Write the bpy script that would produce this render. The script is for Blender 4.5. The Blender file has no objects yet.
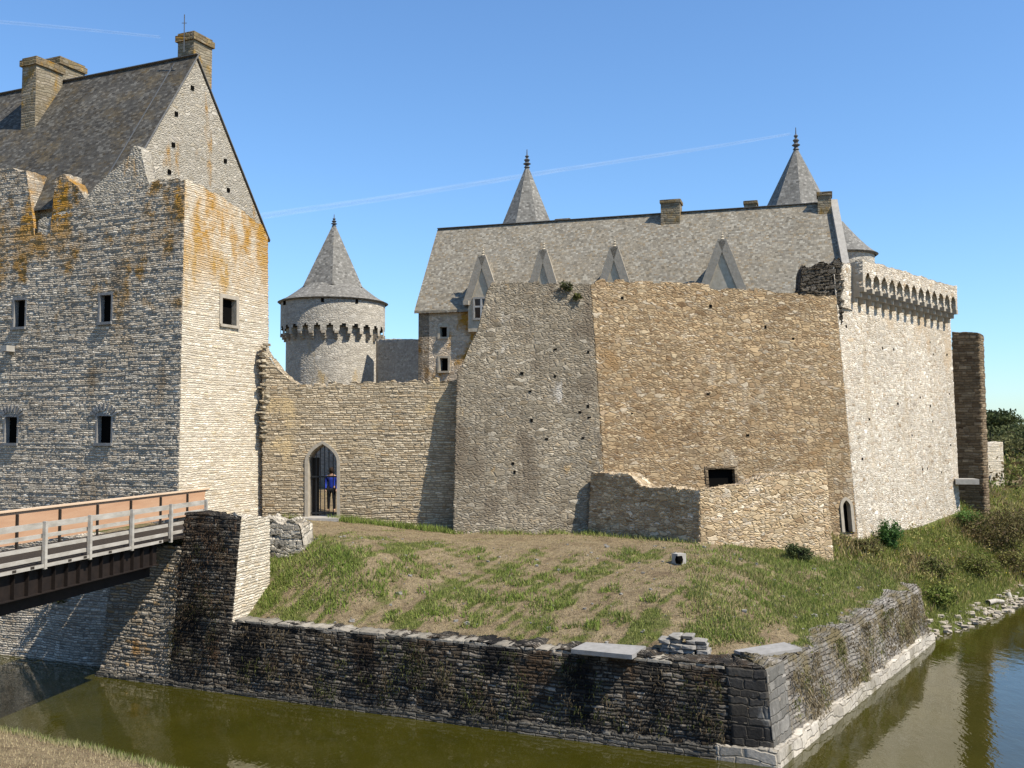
import bpy, bmesh, math, random
import numpy as np
from mathutils import Vector, Matrix

rng = np.random.default_rng(7)
random.seed(7)
SC = bpy.context.scene
COL = SC.collection

# ------------------------------------------------------------------ survey: photo pixel -> point in the place (metres)
F = 995.0
PITCH = math.atan(50 / F)
CAM = np.array([0.0, 0.0, 7.0])
FWD = np.array([0, math.cos(PITCH), math.sin(PITCH)])
UPV = np.array([0, -math.sin(PITCH), math.cos(PITCH)])
RGT = np.array([1.0, 0, 0])

def ray(u, v):
    return RGT * (u - 512) / F + UPV * (384 - v) / F + FWD
def P(u, v, Y):
    d = ray(u, v); return CAM + d * (Y / d[1])
def PZ(u, v, z):
    d = ray(u, v); return CAM + d * ((z - CAM[2]) / d[2])
def PP(u, v, p0, n):
    d = ray(u, v); n = np.asarray(n, float); return CAM + d * (np.dot(np.asarray(p0, float) - CAM, n) / np.dot(d, n))
def proj(p):
    q = np.asarray(p, float) - CAM
    w = q @ FWD
    return np.array([512 + F * (q @ RGT) / w, 384 - F * (q @ UPV) / w])
def lerp(a, b, t): return a + (b - a) * t
def nrm(v):
    v = np.asarray(v, float); return v / np.linalg.norm(v)

# ------------------------------------------------------------------ node helpers
class NT:
    def __init__(s, nt): s.nt = nt
    def n(s, t, ins=None, **pr):
        nd = s.nt.nodes.new(t)
        for k, v in pr.items(): setattr(nd, k, v)
        for k, v in (ins or {}).items():
            if isinstance(v, bpy.types.NodeSocket): s.nt.links.new(v, nd.inputs[k])
            else: nd.inputs[k].default_value = v
        return nd
    def m(s, op, a, b=0.0, c=0.0, clamp=False):
        return s.n('ShaderNodeMath', {0: a, 1: b, 2: c}, operation=op, use_clamp=clamp).outputs[0]
    def mix(s, f, a, b, mode='MIX'):
        nd = s.n('ShaderNodeMix', {0: f, 6: a, 7: b}, data_type='RGBA', blend_type=mode)
        return nd.outputs[2]
    def noise(s, vec, scale, detail=3, rough=.55, dim='3D'):
        nd = s.n('ShaderNodeTexNoise', {'Scale': scale, 'Detail': detail, 'Roughness': rough}, noise_dimensions=dim)
        if vec is not None: s.nt.links.new(vec, nd.inputs['Vector'])
        return nd.outputs['Fac']
    def comb(s, x, y, z=0.0): return s.n('ShaderNodeCombineXYZ', {0: x, 1: y, 2: z}).outputs[0]
    def ss(s, x, a, b, c=0.0, d=1.0):
        return s.n('ShaderNodeMapRange', {0: x, 1: a, 2: b, 3: c, 4: d}, interpolation_type='SMOOTHSTEP').outputs[0]
    def lin(s, x, a, b, c=0.0, d=1.0):
        return s.n('ShaderNodeMapRange', {0: x, 1: a, 2: b, 3: c, 4: d}).outputs[0]
    def ramp(s, f, stops, interp='LINEAR'):
        nd = s.n('ShaderNodeValToRGB', {0: f}); cr = nd.color_ramp; cr.interpolation = interp
        while len(cr.elements) < len(stops): cr.elements.new(0.5)
        for e, (p, c) in zip(cr.elements, stops): e.position = p; e.color = rgba(c)
        return nd.outputs[0]

def rgba(c): return (c[0], c[1], c[2], 1.0)

def new_mat(name):
    m = bpy.data.materials.new(name); m.use_nodes = True
    nt = m.node_tree; nt.nodes.clear()
    t = NT(nt)
    out = t.n('ShaderNodeOutputMaterial')
    b = t.n('ShaderNodeBsdfPrincipled', {'Roughness': .9, 'Specular IOR Level': .15})
    nt.links.new(b.outputs[0], out.inputs[0])
    return m, t, b, out

def masonry(name, cols, length=.3, height=.1, mortar=(.2, .18, .15), mortar_amt=.6, joint=.022, disp=.035,
            big=.25, stains=(), wob=1.0, irreg=.03, fine=.4, bump_only=False, vary=1.1, vor=False, contrast=.22, distort_scale=5., specks=0., tone=.62):
    cols = [tuple(k * tone for k in c) for c in cols]; mortar = tuple(k * tone for k in mortar)
    """coursed rubble: every stone its own colour, length and projection; stains = (colour, scale, lo, hi, zrange|None, stretch)"""
    m, t, b, out = new_mat(name)
    uv = t.n('ShaderNodeUVMap').outputs[0]
    pos = t.n('ShaderNodeNewGeometry').outputs['Position']
    w = t.n('ShaderNodeTexNoise', {'Vector': uv, 'Scale': distort_scale, 'Detail': 2.0}, noise_dimensions='2D').outputs['Color']
    w = t.n('ShaderNodeVectorMath', {0: w, 1: (.5, .5, .5)}, operation='SUBTRACT').outputs[0]
    w = t.n('ShaderNodeVectorMath', {0: w, 'Scale': irreg * 2.2}, operation='SCALE').outputs[0]
    uvd = t.n('ShaderNodeVectorMath', {0: uv, 1: w}, operation='ADD').outputs[0]
    sp = t.n('ShaderNodeSeparateXYZ', {0: uvd}); u, v = sp.outputs[0], sp.outputs[1]
    low = t.noise(uv, .55, 2, .5, '2D')
    v2 = t.m('ADD', t.m('DIVIDE', v, height), t.m('MULTIPLY', t.m('SUBTRACT', low, .5), wob * 3.0))
    rv = t.n('ShaderNodeTexNoise', {'W': v2, 'Scale': .6, 'Detail': 0.0}, noise_dimensions='1D').outputs['Fac']
    v3 = t.m('ADD', v2, t.m('MULTIPLY', rv, .9))
    row = t.m('FLOOR', v3); fv = t.m('FRACT', v3)
    rr = t.n('ShaderNodeTexWhiteNoise', {'W': row}, noise_dimensions='1D').outputs[0]
    u2 = t.m('ADD', t.m('DIVIDE', u, length), t.m('MULTIPLY', rr, 37.3))
    un = t.noise(t.comb(t.m('MULTIPLY', u2, .9), t.m('MULTIPLY', row, 3.17)), 1.0, 1, .5, '2D')
    u3 = t.m('ADD', u2, t.m('MULTIPLY', un, vary * 1.3))
    cell = t.m('FLOOR', u3); fu = t.m('FRACT', u3)
    wn = t.n('ShaderNodeTexWhiteNoise', {'Vector': t.comb(cell, row)}, noise_dimensions='2D')
    rnd = wn.outputs[0]
    rnd2 = t.n('ShaderNodeSeparateXYZ', {0: wn.outputs[1]}).outputs[1]
    du = t.m('MULTIPLY', t.m('MINIMUM', fu, t.m('SUBTRACT', 1.0, fu)), length)
    dv = t.m('MULTIPLY', t.m('MINIMUM', fv, t.m('SUBTRACT', 1.0, fv)), height)
    edge = t.ss(t.m('MINIMUM', du, dv), joint * .25, joint * 1.25)
    if vor:
        vv = t.comb(t.m('DIVIDE', u, length), t.m('ADD', t.m('DIVIDE', v, height), t.m('MULTIPLY', t.m('SUBTRACT', low, .5), wob * 3.0)))
        vo = t.n('ShaderNodeTexVoronoi', {'Vector': vv, 'Scale': 1.0, 'Randomness': .88}, voronoi_dimensions='2D', feature='F1')
        ve = t.n('ShaderNodeTexVoronoi', {'Vector': vv, 'Scale': 1.0, 'Randomness': .88}, voronoi_dimensions='2D', feature='DISTANCE_TO_EDGE').outputs['Distance']
        vo2 = t.n('ShaderNodeTexVoronoi', {'Vector': vv, 'Scale': .52, 'Randomness': .8}, voronoi_dimensions='2D', feature='F1')
        ve2 = t.n('ShaderNodeTexVoronoi', {'Vector': vv, 'Scale': .52, 'Randomness': .8}, voronoi_dimensions='2D', feature='DISTANCE_TO_EDGE').outputs['Distance']
        msk = t.ss(t.noise(t.comb(t.m('MULTIPLY', u, .7), t.m('MULTIPLY', v, 1.5)), 1.6, 3, .6, '2D'), .545, .565)
        vs_ = t.n('ShaderNodeSeparateXYZ', {0: t.mix(msk, vo.outputs['Color'], vo2.outputs['Color'])})
        rnd, rnd2 = vs_.outputs[0], vs_.outputs[1]
        edge = t.ss(t.n('ShaderNodeMix', {0: msk, 2: ve, 3: t.m('MULTIPLY', ve2, 1.9)}, data_type='FLOAT').outputs[0], .02, joint / height * 1.1)
    n = len(cols)
    col = t.ramp(rnd, [(i / max(1, n - 1), c) for i, c in enumerate(cols)])
    vb = t.lin(rnd2, 0, 1, 1 - contrast, 1 + contrast)
    col = t.mix(1.0, col, t.comb(vb, vb, vb), 'MULTIPLY')
    fn = t.noise(pos, 9.0, 5, .65)
    col = t.mix(1.0, col, t.ramp(fn, [(.2, (1 - fine,) * 3), (.5, (1, 1, 1)), (.85, (1 + fine * .8,) * 3)]), 'MULTIPLY')
    bg = t.noise(pos, .35, 4, .6)
    col = t.mix(1.0, col, t.ramp(bg, [(.25, (1 - big,) * 3), (.75, (1 + big * .8,) * 3)]), 'MULTIPLY')
    if specks:
        sk = t.ss(t.noise(pos, 5.5, 3, .7), .60, .68)
        col = t.mix(t.m('MULTIPLY', sk, specks), col, rgba(tuple(k * .35 for k in cols[0])))
    mf = t.m('MULTIPLY', t.m('SUBTRACT', 1.0, edge), mortar_amt)
    col = t.mix(mf, col, rgba(mortar))
    for (sc, scale, lo, hi, zr, stretch) in stains:
        sc = tuple(k * min(1.0, tone * 1.15) for k in sc)
        vec = t.n('ShaderNodeVectorMath', {0: pos, 1: (1, 1, stretch)}, operation='MULTIPLY').outputs[0]
        k = t.ss(t.noise(vec, scale, 5, .62), lo, hi)
        k = t.m('MULTIPLY', k, t.ss(t.m('ADD', rnd2, t.m('MULTIPLY', fn, .6)), .15, .75, .35, 1.0))
        if zr is not None:
            z = t.n('ShaderNodeSeparateXYZ', {0: pos}).outputs[2]
            k = t.m('MULTIPLY', k, t.ss(z, zr[0], zr[1]))
        col = t.mix(k, col, rgba(sc))
    t.nt.links.new(col, b.inputs['Base Color'])
    h = t.m('MULTIPLY', edge, t.m('ADD', .45, t.m('MULTIPLY', rnd2, .55)))
    h = t.m('ADD', h, t.m('MULTIPLY', t.noise(pos, 18.0, 4, .6), .35))
    d = t.n('ShaderNodeDisplacement', {'Height': h, 'Midlevel': .6, 'Scale': disp})
    t.nt.links.new(d.outputs[0], out.inputs[2])
    m.displacement_method = 'BUMP' if bump_only else 'BOTH'
    return m

def slate(name, cols, length=.18, height=.11, lichen=((.22, .16, .06), .5, .62), bump=.02, big=.25):
    m, t, b, out = new_mat(name)
    uv = t.n('ShaderNodeUVMap').outputs[0]
    pos = t.n('ShaderNodeNewGeometry').outputs['Position']
    sp = t.n('ShaderNodeSeparateXYZ', {0: uv}); u, v = sp.outputs[0], sp.outputs[1]
    low = t.noise(uv, .8, 2, .5, '2D')
    v3 = t.m('ADD', t.m('DIVIDE', v, height), t.m('MULTIPLY', low, .5))
    row = t.m('FLOOR', v3); fv = t.m('FRACT', v3)
    rr = t.n('ShaderNodeTexWhiteNoise', {'W': row}, noise_dimensions='1D').outputs[0]
    u3 = t.m('ADD', t.m('DIVIDE', u, length), t.m('MULTIPLY', rr, 17.3))
    cell = t.m('FLOOR', u3); fu = t.m('FRACT', u3)
    wn = t.n('ShaderNodeTexWhiteNoise', {'Vector': t.comb(cell, row)}, noise_dimensions='2D')
    rnd = wn.outputs[0]
    cols = [tuple(k * .92 for k in c) for c in cols]
    n = len(cols)
    col = t.ramp(rnd, [(i / (n - 1), c) for i, c in enumerate(cols)])
    bg = t.noise(pos, .5, 5, .65)
    col = t.mix(1.0, col, t.ramp(bg, [(.25, (1 - big,) * 3), (.75, (1 + big,) * 3)]), 'MULTIPLY')
    k = t.ss(t.noise(pos, 1.1, 6, .7), lichen[1], lichen[2])
    k = t.m('MULTIPLY', k, t.lin(rnd, 0, 1, .2, .7))
    col = t.mix(k, col, rgba(tuple(q * .75 for q in lichen[0])))
    t.nt.links.new(col, b.inputs['Base Color'])
    b.inputs['Roughness'].default_value = .75
    h = t.m('ADD', t.m('MULTIPLY', t.m('SUBTRACT', 1.0, fv), .6), t.m('MULTIPLY', rnd, .6))
    h = t.m('MULTIPLY', h, t.ss(t.m('MINIMUM', fu, t.m('SUBTRACT', 1.0, fu)), 0, .08, .5, 1))
    d = t.n('ShaderNodeDisplacement', {'Height': h, 'Midlevel': .5, 'Scale': bump})
    t.nt.links.new(d.outputs[0], out.inputs[2])
    m.displacement_method = 'BUMP'
    return m

def plain(name, c1, c2, scale=4., rough=.85, stretch=(1, 1, 1), bump=.0, spec=.2, metallic=0., detail=5):
    c1, c2 = [tuple(k * .66 for k in c) for c in (c1, c2)]
    m, t, b, out = new_mat(name)
    tc = t.n('ShaderNodeTexCoord').outputs['Object']
    vec = t.n('ShaderNodeVectorMath', {0: tc, 1: stretch}, operation='MULTIPLY').outputs[0]
    f = t.noise(vec, scale, detail, .62)
    t.nt.links.new(t.ramp(f, [(.3, c1), (.7, c2)]), b.inputs['Base Color'])
    b.inputs['Roughness'].default_value = rough
    b.inputs['Specular IOR Level'].default_value = spec
    b.inputs['Metallic'].default_value = metallic
    if bump:
        d = t.n('ShaderNodeDisplacement', {'Height': f, 'Midlevel': .5, 'Scale': bump})
        t.nt.links.new(d.outputs[0], out.inputs[2])
    return m

def vcol_mat(name, rough=.8, translucent=.25):
    m, t, b, out = new_mat(name)
    a = t.n('ShaderNodeAttribute', attribute_name='Col').outputs['Color']
    t.nt.links.new(a, b.inputs['Base Color'])
    b.inputs['Roughness'].default_value = rough
    tr = t.n('ShaderNodeBsdfTranslucent', {'Color': a})
    mx = t.n('ShaderNodeMixShader', {0: translucent, 1: b.outputs[0], 2: tr.outputs[0]})
    t.nt.links.new(mx.outputs[0], out.inputs[0])
    return m

# ------------------------------------------------------------------ materials
MAT = {}
ORANGE = (.33, .17, .025)
MAT['shaded_stone'] = masonry('gatehouse_shaded_stone', [(.25, .218, .17), (.44, .385, .30), (.345, .302, .235), (.58, .515, .415), (.37, .29, .20)],  # shaded-side copy of the stone, darker in colour than the sunlit side
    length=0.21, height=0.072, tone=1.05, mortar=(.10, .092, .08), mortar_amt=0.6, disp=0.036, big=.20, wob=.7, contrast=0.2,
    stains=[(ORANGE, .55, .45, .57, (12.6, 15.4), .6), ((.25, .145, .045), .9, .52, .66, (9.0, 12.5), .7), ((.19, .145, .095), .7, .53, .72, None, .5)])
MAT['lit_stone'] = masonry('gatehouse_lit_stone', [(.38, .32, .23), (.58, .51, .40), (.49, .425, .325), (.66, .59, .48), (.45, .36, .235)],  # sunlit-side copy: part of its brightness is put into a lighter colour
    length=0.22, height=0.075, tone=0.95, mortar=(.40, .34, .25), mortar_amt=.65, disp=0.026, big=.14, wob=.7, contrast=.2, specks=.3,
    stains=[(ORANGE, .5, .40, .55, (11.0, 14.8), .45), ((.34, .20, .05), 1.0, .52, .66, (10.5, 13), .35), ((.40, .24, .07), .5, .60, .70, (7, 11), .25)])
MAT['gable_stone'] = masonry('gable_stone', [(.33, .29, .23), (.46, .41, .33), (.40, .355, .285), (.54, .49, .41), (.36, .30, .21)],
    length=.17, height=.07, tone=.76, mortar=(.40, .36, .28), mortar_amt=.6, disp=.04, big=.15, vor=True, specks=.4,
    stains=[(ORANGE, .7, .56, .68, None, .35)], bump_only=True)
MAT['entry_stone'] = masonry('curtain_stone', [(.30, .235, .15), (.48, .39, .265), (.40, .33, .23), (.56, .475, .345), (.37, .265, .15)],
    length=0.23, height=0.078, tone=0.92, mortar=(.20, .155, .10), mortar_amt=.8, disp=0.036, big=.2, wob=.8, contrast=.28,
    stains=[((.22, .19, .14), .6, .55, .7, (6.5, 8.5), .5), ((.45, .34, .19), .5, .56, .68, None, .8)])
MAT['grey_stone'] = masonry('weathered_grey_stone', [(.205, .165, .112), (.32, .27, .195), (.27, .225, .158), (.39, .34, .26), (.28, .215, .135)],
    length=.19, height=.075, tone=.80, mortar=(.20, .17, .13), mortar_amt=.5, disp=0.036, big=.30, irreg=.06, wob=.5, vor=True, contrast=.28, specks=.6,
    stains=[((.42, .385, .33), .9, .63, .74, None, .4), ((.20, .16, .115), .8, .55, .72, None, .12), ((.15, .12, .085), .8, .50, .66, None, .6), ((.36, .23, .09), .6, .64, .72, None, .7)])
TAN = dict(length=.21, height=.078, mortar=(.22, .15, .085), mortar_amt=.6, joint=.02, disp=.032, big=.24, wob=.6, irreg=.06, vor=True, contrast=.32, tone=.68,
    stains=[((.58, .50, .38), .5, .58, .74, None, .7), ((.30, .19, .09), .45, .54, .70, None, .9), ((.20, .13, .07), 3.0, .62, .7, None, 1)])
MAT['tan_stone'] = masonry('tan_rubble_stone', [(.30, .195, .098), (.49, .355, .205), (.41, .29, .162), (.57, .445, .28), (.27, .17, .085), (.60, .50, .36)], **TAN)
MAT['low_stone'] = masonry('enclosure_rubble_stone', tone=.86, cols=[(.33, .235, .13), (.52, .40, .25), (.43, .32, .19), (.60, .49, .34), (.29, .19, .10), (.63, .54, .41)], length=.22, height=.082, mortar=(.32, .235, .14), mortar_amt=.5, joint=.02, disp=.05, big=.16, wob=.6, irreg=.06, vor=True, contrast=.28)
MAT['pale_stone'] = masonry('pale_tower_stone', [(.37, .30, .21), (.57, .505, .41), (.48, .41, .31), (.66, .60, .51), (.34, .25, .155), (.60, .54, .44)],
    length=.18, height=.085, tone=0.86, mortar=(.54, .475, .38), mortar_amt=.55, joint=.025, disp=0.03, big=.20, irreg=.06, wob=.5, vor=True, contrast=.3, specks=.9,
    stains=[((.42, .32, .21), .5, .55, .70, (8.0, 11), .45), ((.36, .29, .20), .9, .56, .74, None, .10), ((.33, .28, .21), 1.2, .62, .72, None, .4)])
MAT['brown_stone'] = masonry('brown_buttress_stone', [(.19, .13, .075), (.32, .235, .145), (.25, .175, .10), (.40, .31, .20), (.15, .10, .06)],
    length=.36, height=.13, mortar=(.13, .095, .06), mortar_amt=.6, disp=.05, big=.12, contrast=.3, wob=.4)
MAT['hall_stone'] = masonry('hall_stone', [(.42, .32, .21), (.56, .45, .32), (.48, .38, .26), (.60, .50, .37)],
    length=.24, height=.11, wob=.5, vor=True, specks=.5, tone=1, mortar=(.40, .34, .27), mortar_amt=.6, disp=.02, big=.12, bump_only=True,
    stains=[(ORANGE, .8, .47, .60, None, .6)])
MAT['tower_stone'] = masonry('round_tower_stone', [(.38, .34, .28), (.48, .44, .37), (.43, .39, .32), (.52, .48, .41)],
    length=.24, height=.11, wob=.5, vor=True, specks=.5, tone=0.84, mortar=(.42, .38, .31), mortar_amt=.6, disp=.02, big=.14, bump_only=True,
    stains=[((.40, .29, .14), .6, .60, .72, None, .4)])
MAT['moat_stone'] = masonry('moat_wall_stone', [(.027, .0235, .018), (.09, .079, .062), (.052, .044, .034), (.175, .153, .122), (.054, .038, .022)],  # dark look of the grazing-lit front, with moss, is put into the colour
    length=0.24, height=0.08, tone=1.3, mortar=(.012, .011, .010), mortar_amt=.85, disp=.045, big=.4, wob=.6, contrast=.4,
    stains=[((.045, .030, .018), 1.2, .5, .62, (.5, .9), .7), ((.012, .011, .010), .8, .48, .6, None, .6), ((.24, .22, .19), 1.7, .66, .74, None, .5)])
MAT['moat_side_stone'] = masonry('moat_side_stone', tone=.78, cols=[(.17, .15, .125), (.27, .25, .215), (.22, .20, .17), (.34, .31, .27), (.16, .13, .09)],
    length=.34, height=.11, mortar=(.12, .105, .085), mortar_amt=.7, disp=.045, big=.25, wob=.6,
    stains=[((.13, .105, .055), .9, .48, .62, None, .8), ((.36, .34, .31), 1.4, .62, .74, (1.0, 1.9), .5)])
MAT['pier_stone'] = masonry('abutment_stone', [(.17, .15, .12), (.30, .26, .20), (.24, .21, .17), (.38, .33, .26), (.26, .17, .08)],
    length=0.22, height=0.08, tone=1.05, mortar=(.10, .085, .065), mortar_amt=.8, disp=.055, big=.3,
    stains=[((.25, .14, .05), .8, .58, .7, None, .8)])
MAT['plinth_stone'] = masonry('plinth_stone', tone=.72, cols=[(.42, .38, .31), (.54, .49, .41), (.48, .43, .35)],
    length=.6, height=.22, mortar=(.30, .26, .20), disp=.03, big=.2, stains=[((.16, .14, .09), 1.0, .5, .7, None, .6)])
MAT['plinth_shaded'] = masonry('plinth_shaded_stone', [(.10, .09, .075), (.20, .185, .155), (.14, .125, .10)], length=.35, height=.09, mortar=(.05, .045, .035), disp=.04, big=.4, wob=.4)  # plinth copy for the moat front, its shade put into a darker colour
MAT['ashlar_shaded'] = masonry('quoin_ashlar_shaded', [(.05, .045, .04), (.09, .082, .07), (.065, .055, .042)],  # shaded copy of the corner ashlar, darkened in colour
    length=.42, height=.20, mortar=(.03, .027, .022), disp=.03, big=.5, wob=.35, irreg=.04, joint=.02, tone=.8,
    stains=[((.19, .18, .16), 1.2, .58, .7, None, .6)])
MAT['ashlar_lit'] = masonry('quoin_ashlar_lit', [(.20, .19, .165), (.28, .265, .235), (.24, .225, .195)],  # sunlit copy of the same corner ashlar, lighter in colour
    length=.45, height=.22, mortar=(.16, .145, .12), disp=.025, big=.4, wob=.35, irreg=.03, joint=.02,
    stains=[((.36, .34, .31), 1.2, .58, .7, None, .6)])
MAT['rubble_shaded'] = masonry('ruined_rubble_shaded', [(.10, .085, .065), (.18, .155, .12), (.13, .11, .085), (.24, .21, .17)],  # shade of the rough broken face is put into this dark colour
    length=.30, height=.13, mortar=(.05, .04, .03), disp=.14, big=.35, irreg=.08)
MAT['rubble_white'] = masonry('ruined_rubble_white', [(.42, .365, .28), (.60, .53, .42), (.48, .42, .33), (.28, .23, .16)],
    length=.35, height=.16, mortar=(.30, .28, .24), disp=0.07, big=.2, irreg=.08, tone=.72, stains=[((.03, .026, .02), 1.9, .62, .66, None, 1)])
MAT['stack_stone'] = plain('stack_stone', (.22, .205, .18), (.42, .39, .34), 9, bump=.02)
MAT['ridge'] = plain('ridge_tile', (.17, .165, .155), (.26, .25, .235), 5)
MAT['dressed_warm'] = plain('dressed_warm_stone', (.42, .36, .27), (.56, .49, .39), 5, bump=.01)
MAT['toothing'] = plain('toothing_stone', (.30, .24, .16), (.62, .53, .38), 3, bump=.02)
MAT['dressed'] = plain('dressed_granite', (.40, .37, .32), (.54, .50, .44), 5, bump=.01)
MAT['dressed_dark'] = plain('dressed_granite_grey', (.24, .23, .215), (.36, .345, .32), 5, bump=.01)
MAT['dressed_hall'] = plain('dormer_stone', (.54, .45, .32), (.76, .66, .50), 4, bump=.01)
MAT['slab'] = plain('grey_cover_slab', (.30, .285, .26), (.42, .40, .37), 6, bump=.004)
MAT['slate_dark'] = slate('old_slate', [(.036, .032, .026), (.072, .066, .055), (.05, .046, .039), (.125, .117, .10), (.043, .035, .024)], lichen=((.14, .10, .045), .47, .66), big=.35, bump=.02, length=.16, height=.10)
MAT['slate'] = slate('grey_slate', [(.12, .105, .08), (.23, .205, .16), (.17, .15, .118), (.32, .295, .24), (.19, .145, .09)], length=.13, height=.095, lichen=((.25, .20, .13), .42, .75), big=.10)
MAT['slate_spire'] = slate('spire_slate', [(.105, .098, .085), (.19, .18, .157), (.15, .14, .122), (.27, .255, .225)], length=.16, height=.12, lichen=((.20, .16, .10), .6, .75), big=.12)
MAT['lead'] = plain('lead', (.10, .105, .11), (.16, .165, .17), 6, rough=.5, spec=.4)
MAT['opening'] = plain('unlit_room_black', (.006, .006, .006), (.010, .009, .008), 3, spec=0.0, rough=1.0)  # near-black colour stands in for the darkness inside openings
MAT['iron'] = plain('black_iron', (.012, .012, .013), (.022, .022, .022), 8, rough=.5, spec=.4)
MAT['oldwood'] = plain('dark_oak', (.035, .028, .022), (.06, .048, .036), 6, stretch=(1, 1, .2))
MAT['greywood'] = plain('weathered_grey_timber', (.38, .34, .28), (.62, .57, .49), 7, stretch=(1, .25, 1), bump=.004)
MAT['newwood'] = plain('orange_brown_timber', (.58, .33, .19), (.70, .43, .26), 3, stretch=(1, .2, 2), bump=.003)
MAT['newwood_cap'] = plain('pale_timber_rail', (.78, .54, .34), (.88, .66, .46), 3, stretch=(1, .2, 2))
MAT['girder'] = plain('rusty_dark_steel', (.014, .010, .008), (.030, .020, .015), 4, rough=.7)
MAT['glass'] = plain('dark_window_glass', (.02, .022, .025), (.03, .033, .038), 2, rough=.08, spec=.5)
MAT['window_bar'] = plain('white_window_bars', (.55, .54, .50), (.62, .6, .56), 6)
MAT['leaf'] = vcol_mat('leaf', .7, .25)
MAT['grass'] = vcol_mat('grass_blade', .85, .3)
MAT['bark'] = plain('bark', (.06, .045, .03), (.11, .085, .06), 5, stretch=(1, 1, .2), bump=.02)
MAT['skin'] = plain('skin', (.45, .28, .2), (.5, .32, .23), 5)
MAT['blue_cloth'] = plain('blue_cloth', (.02, .05, .42), (.03, .07, .55), 9)
MAT['dark_cloth'] = plain('dark_cloth', (.01, .01, .012), (.018, .018, .02), 9)
MAT['hair'] = plain('brown_hair', (.03, .02, .012), (.05, .03, .02), 20)

# ------------------------------------------------------------------ mesh helpers
def tag(o, label=None, cat=None, group=None, kind=None):
    if label: o['label'] = label
    if cat: o['category'] = cat
    if group: o['group'] = group
    if kind: o['kind'] = kind
    return o
def empty(name, loc, label, cat, group=None):
    o = bpy.data.objects.new(name, None); COL.objects.link(o)
    o.location = [float(c) for c in loc]; o.empty_display_size = .3
    return tag(o, label, cat, group)

def auto_uv(V, faces):
    V = np.asarray(V, float); out = []
    for f in faces:
        p = V[list(f)]
        n = np.zeros(3)
        for i in range(len(f)):
            a = p[i]; b = p[(i + 1) % len(f)]
            n += np.cross(a - p[0], b - p[0])
        L = np.linalg.norm(n); n = n / L if L > 1e-12 else np.array([0, 0, 1.])
        if abs(n[2]) > .97: tx = np.array([1., 0, 0])
        else: tx = nrm(np.cross([0, 0, 1], n))
        ty = np.cross(n, tx)
        out.append(np.stack([p @ tx, p @ ty], 1))
    return np.concatenate(out) if out else np.zeros((0, 2))

def mesh_obj(name, V, faces, mat, parent=None, uv=None, vuv=None, smooth=False, col=None, recalc=False):
    """V world coordinates; one linked mesh object"""
    V = np.asarray(V, float)
    ref = np.zeros(3)
    if parent is not None:
        ref = np.array(parent_world(parent))
    else:
        ref = np.array([(V[:, 0].min() + V[:, 0].max()) / 2, (V[:, 1].min() + V[:, 1].max()) / 2, V[:, 2].min()])
    me = bpy.data.meshes.new(name)
    if isinstance(faces, np.ndarray):
        nf, k = faces.shape
        me.vertices.add(len(V)); me.vertices.foreach_set('co', (V - ref).astype(np.float32).ravel())
        me.loops.add(nf * k); me.loops.foreach_set('vertex_index', faces.astype(np.int32).ravel())
        me.polygons.add(nf)
        me.polygons.foreach_set('loop_start', np.arange(0, nf * k, k, dtype=np.int32))
        me.polygons.foreach_set('loop_total', np.full(nf, k, dtype=np.int32))
        me.update(calc_edges=True)
    else:
        me.from_pydata((V - ref).tolist(), [], [list(map(int, f)) for f in faces])
    if recalc:
        bm = bmesh.new(); bm.from_mesh(me); bmesh.ops.recalc_face_normals(bm, faces=bm.faces); bm.to_mesh(me); bm.free()
    ly = me.uv_layers.new(name='UVMap')
    idx = np.zeros(len(me.loops), dtype=np.int32); me.loops.foreach_get('vertex_index', idx)
    if vuv is not None: luv = np.asarray(vuv)[idx]
    elif uv is not None: luv = np.asarray(uv)
    else:
        fl = [list(p.vertices) for p in me.polygons]
        luv = auto_uv(V, fl)
    ly.data.foreach_set('uv', np.asarray(luv, np.float32).ravel())
    if col is not None:
        ca = me.color_attributes.new('Col', 'FLOAT_COLOR', 'POINT')
        c4 = np.ones((len(V), 4), np.float32); c4[:, :3] = col
        ca.data.foreach_set('color', c4.ravel())
    if smooth: me.polygons.foreach_set('use_smooth', np.ones(len(me.polygons), dtype=bool))
    me.materials.append(MAT[mat] if isinstance(mat, str) else mat)
    o = bpy.data.objects.new(name, me); COL.objects.link(o)
    if parent is not None:
        o.parent = parent
    else: o.location = ref.tolist()
    return o
def parent_world(o):
    p = np.zeros(3)
    while o is not None: p = p + np.array(o.location); o = o.parent
    return p

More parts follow.
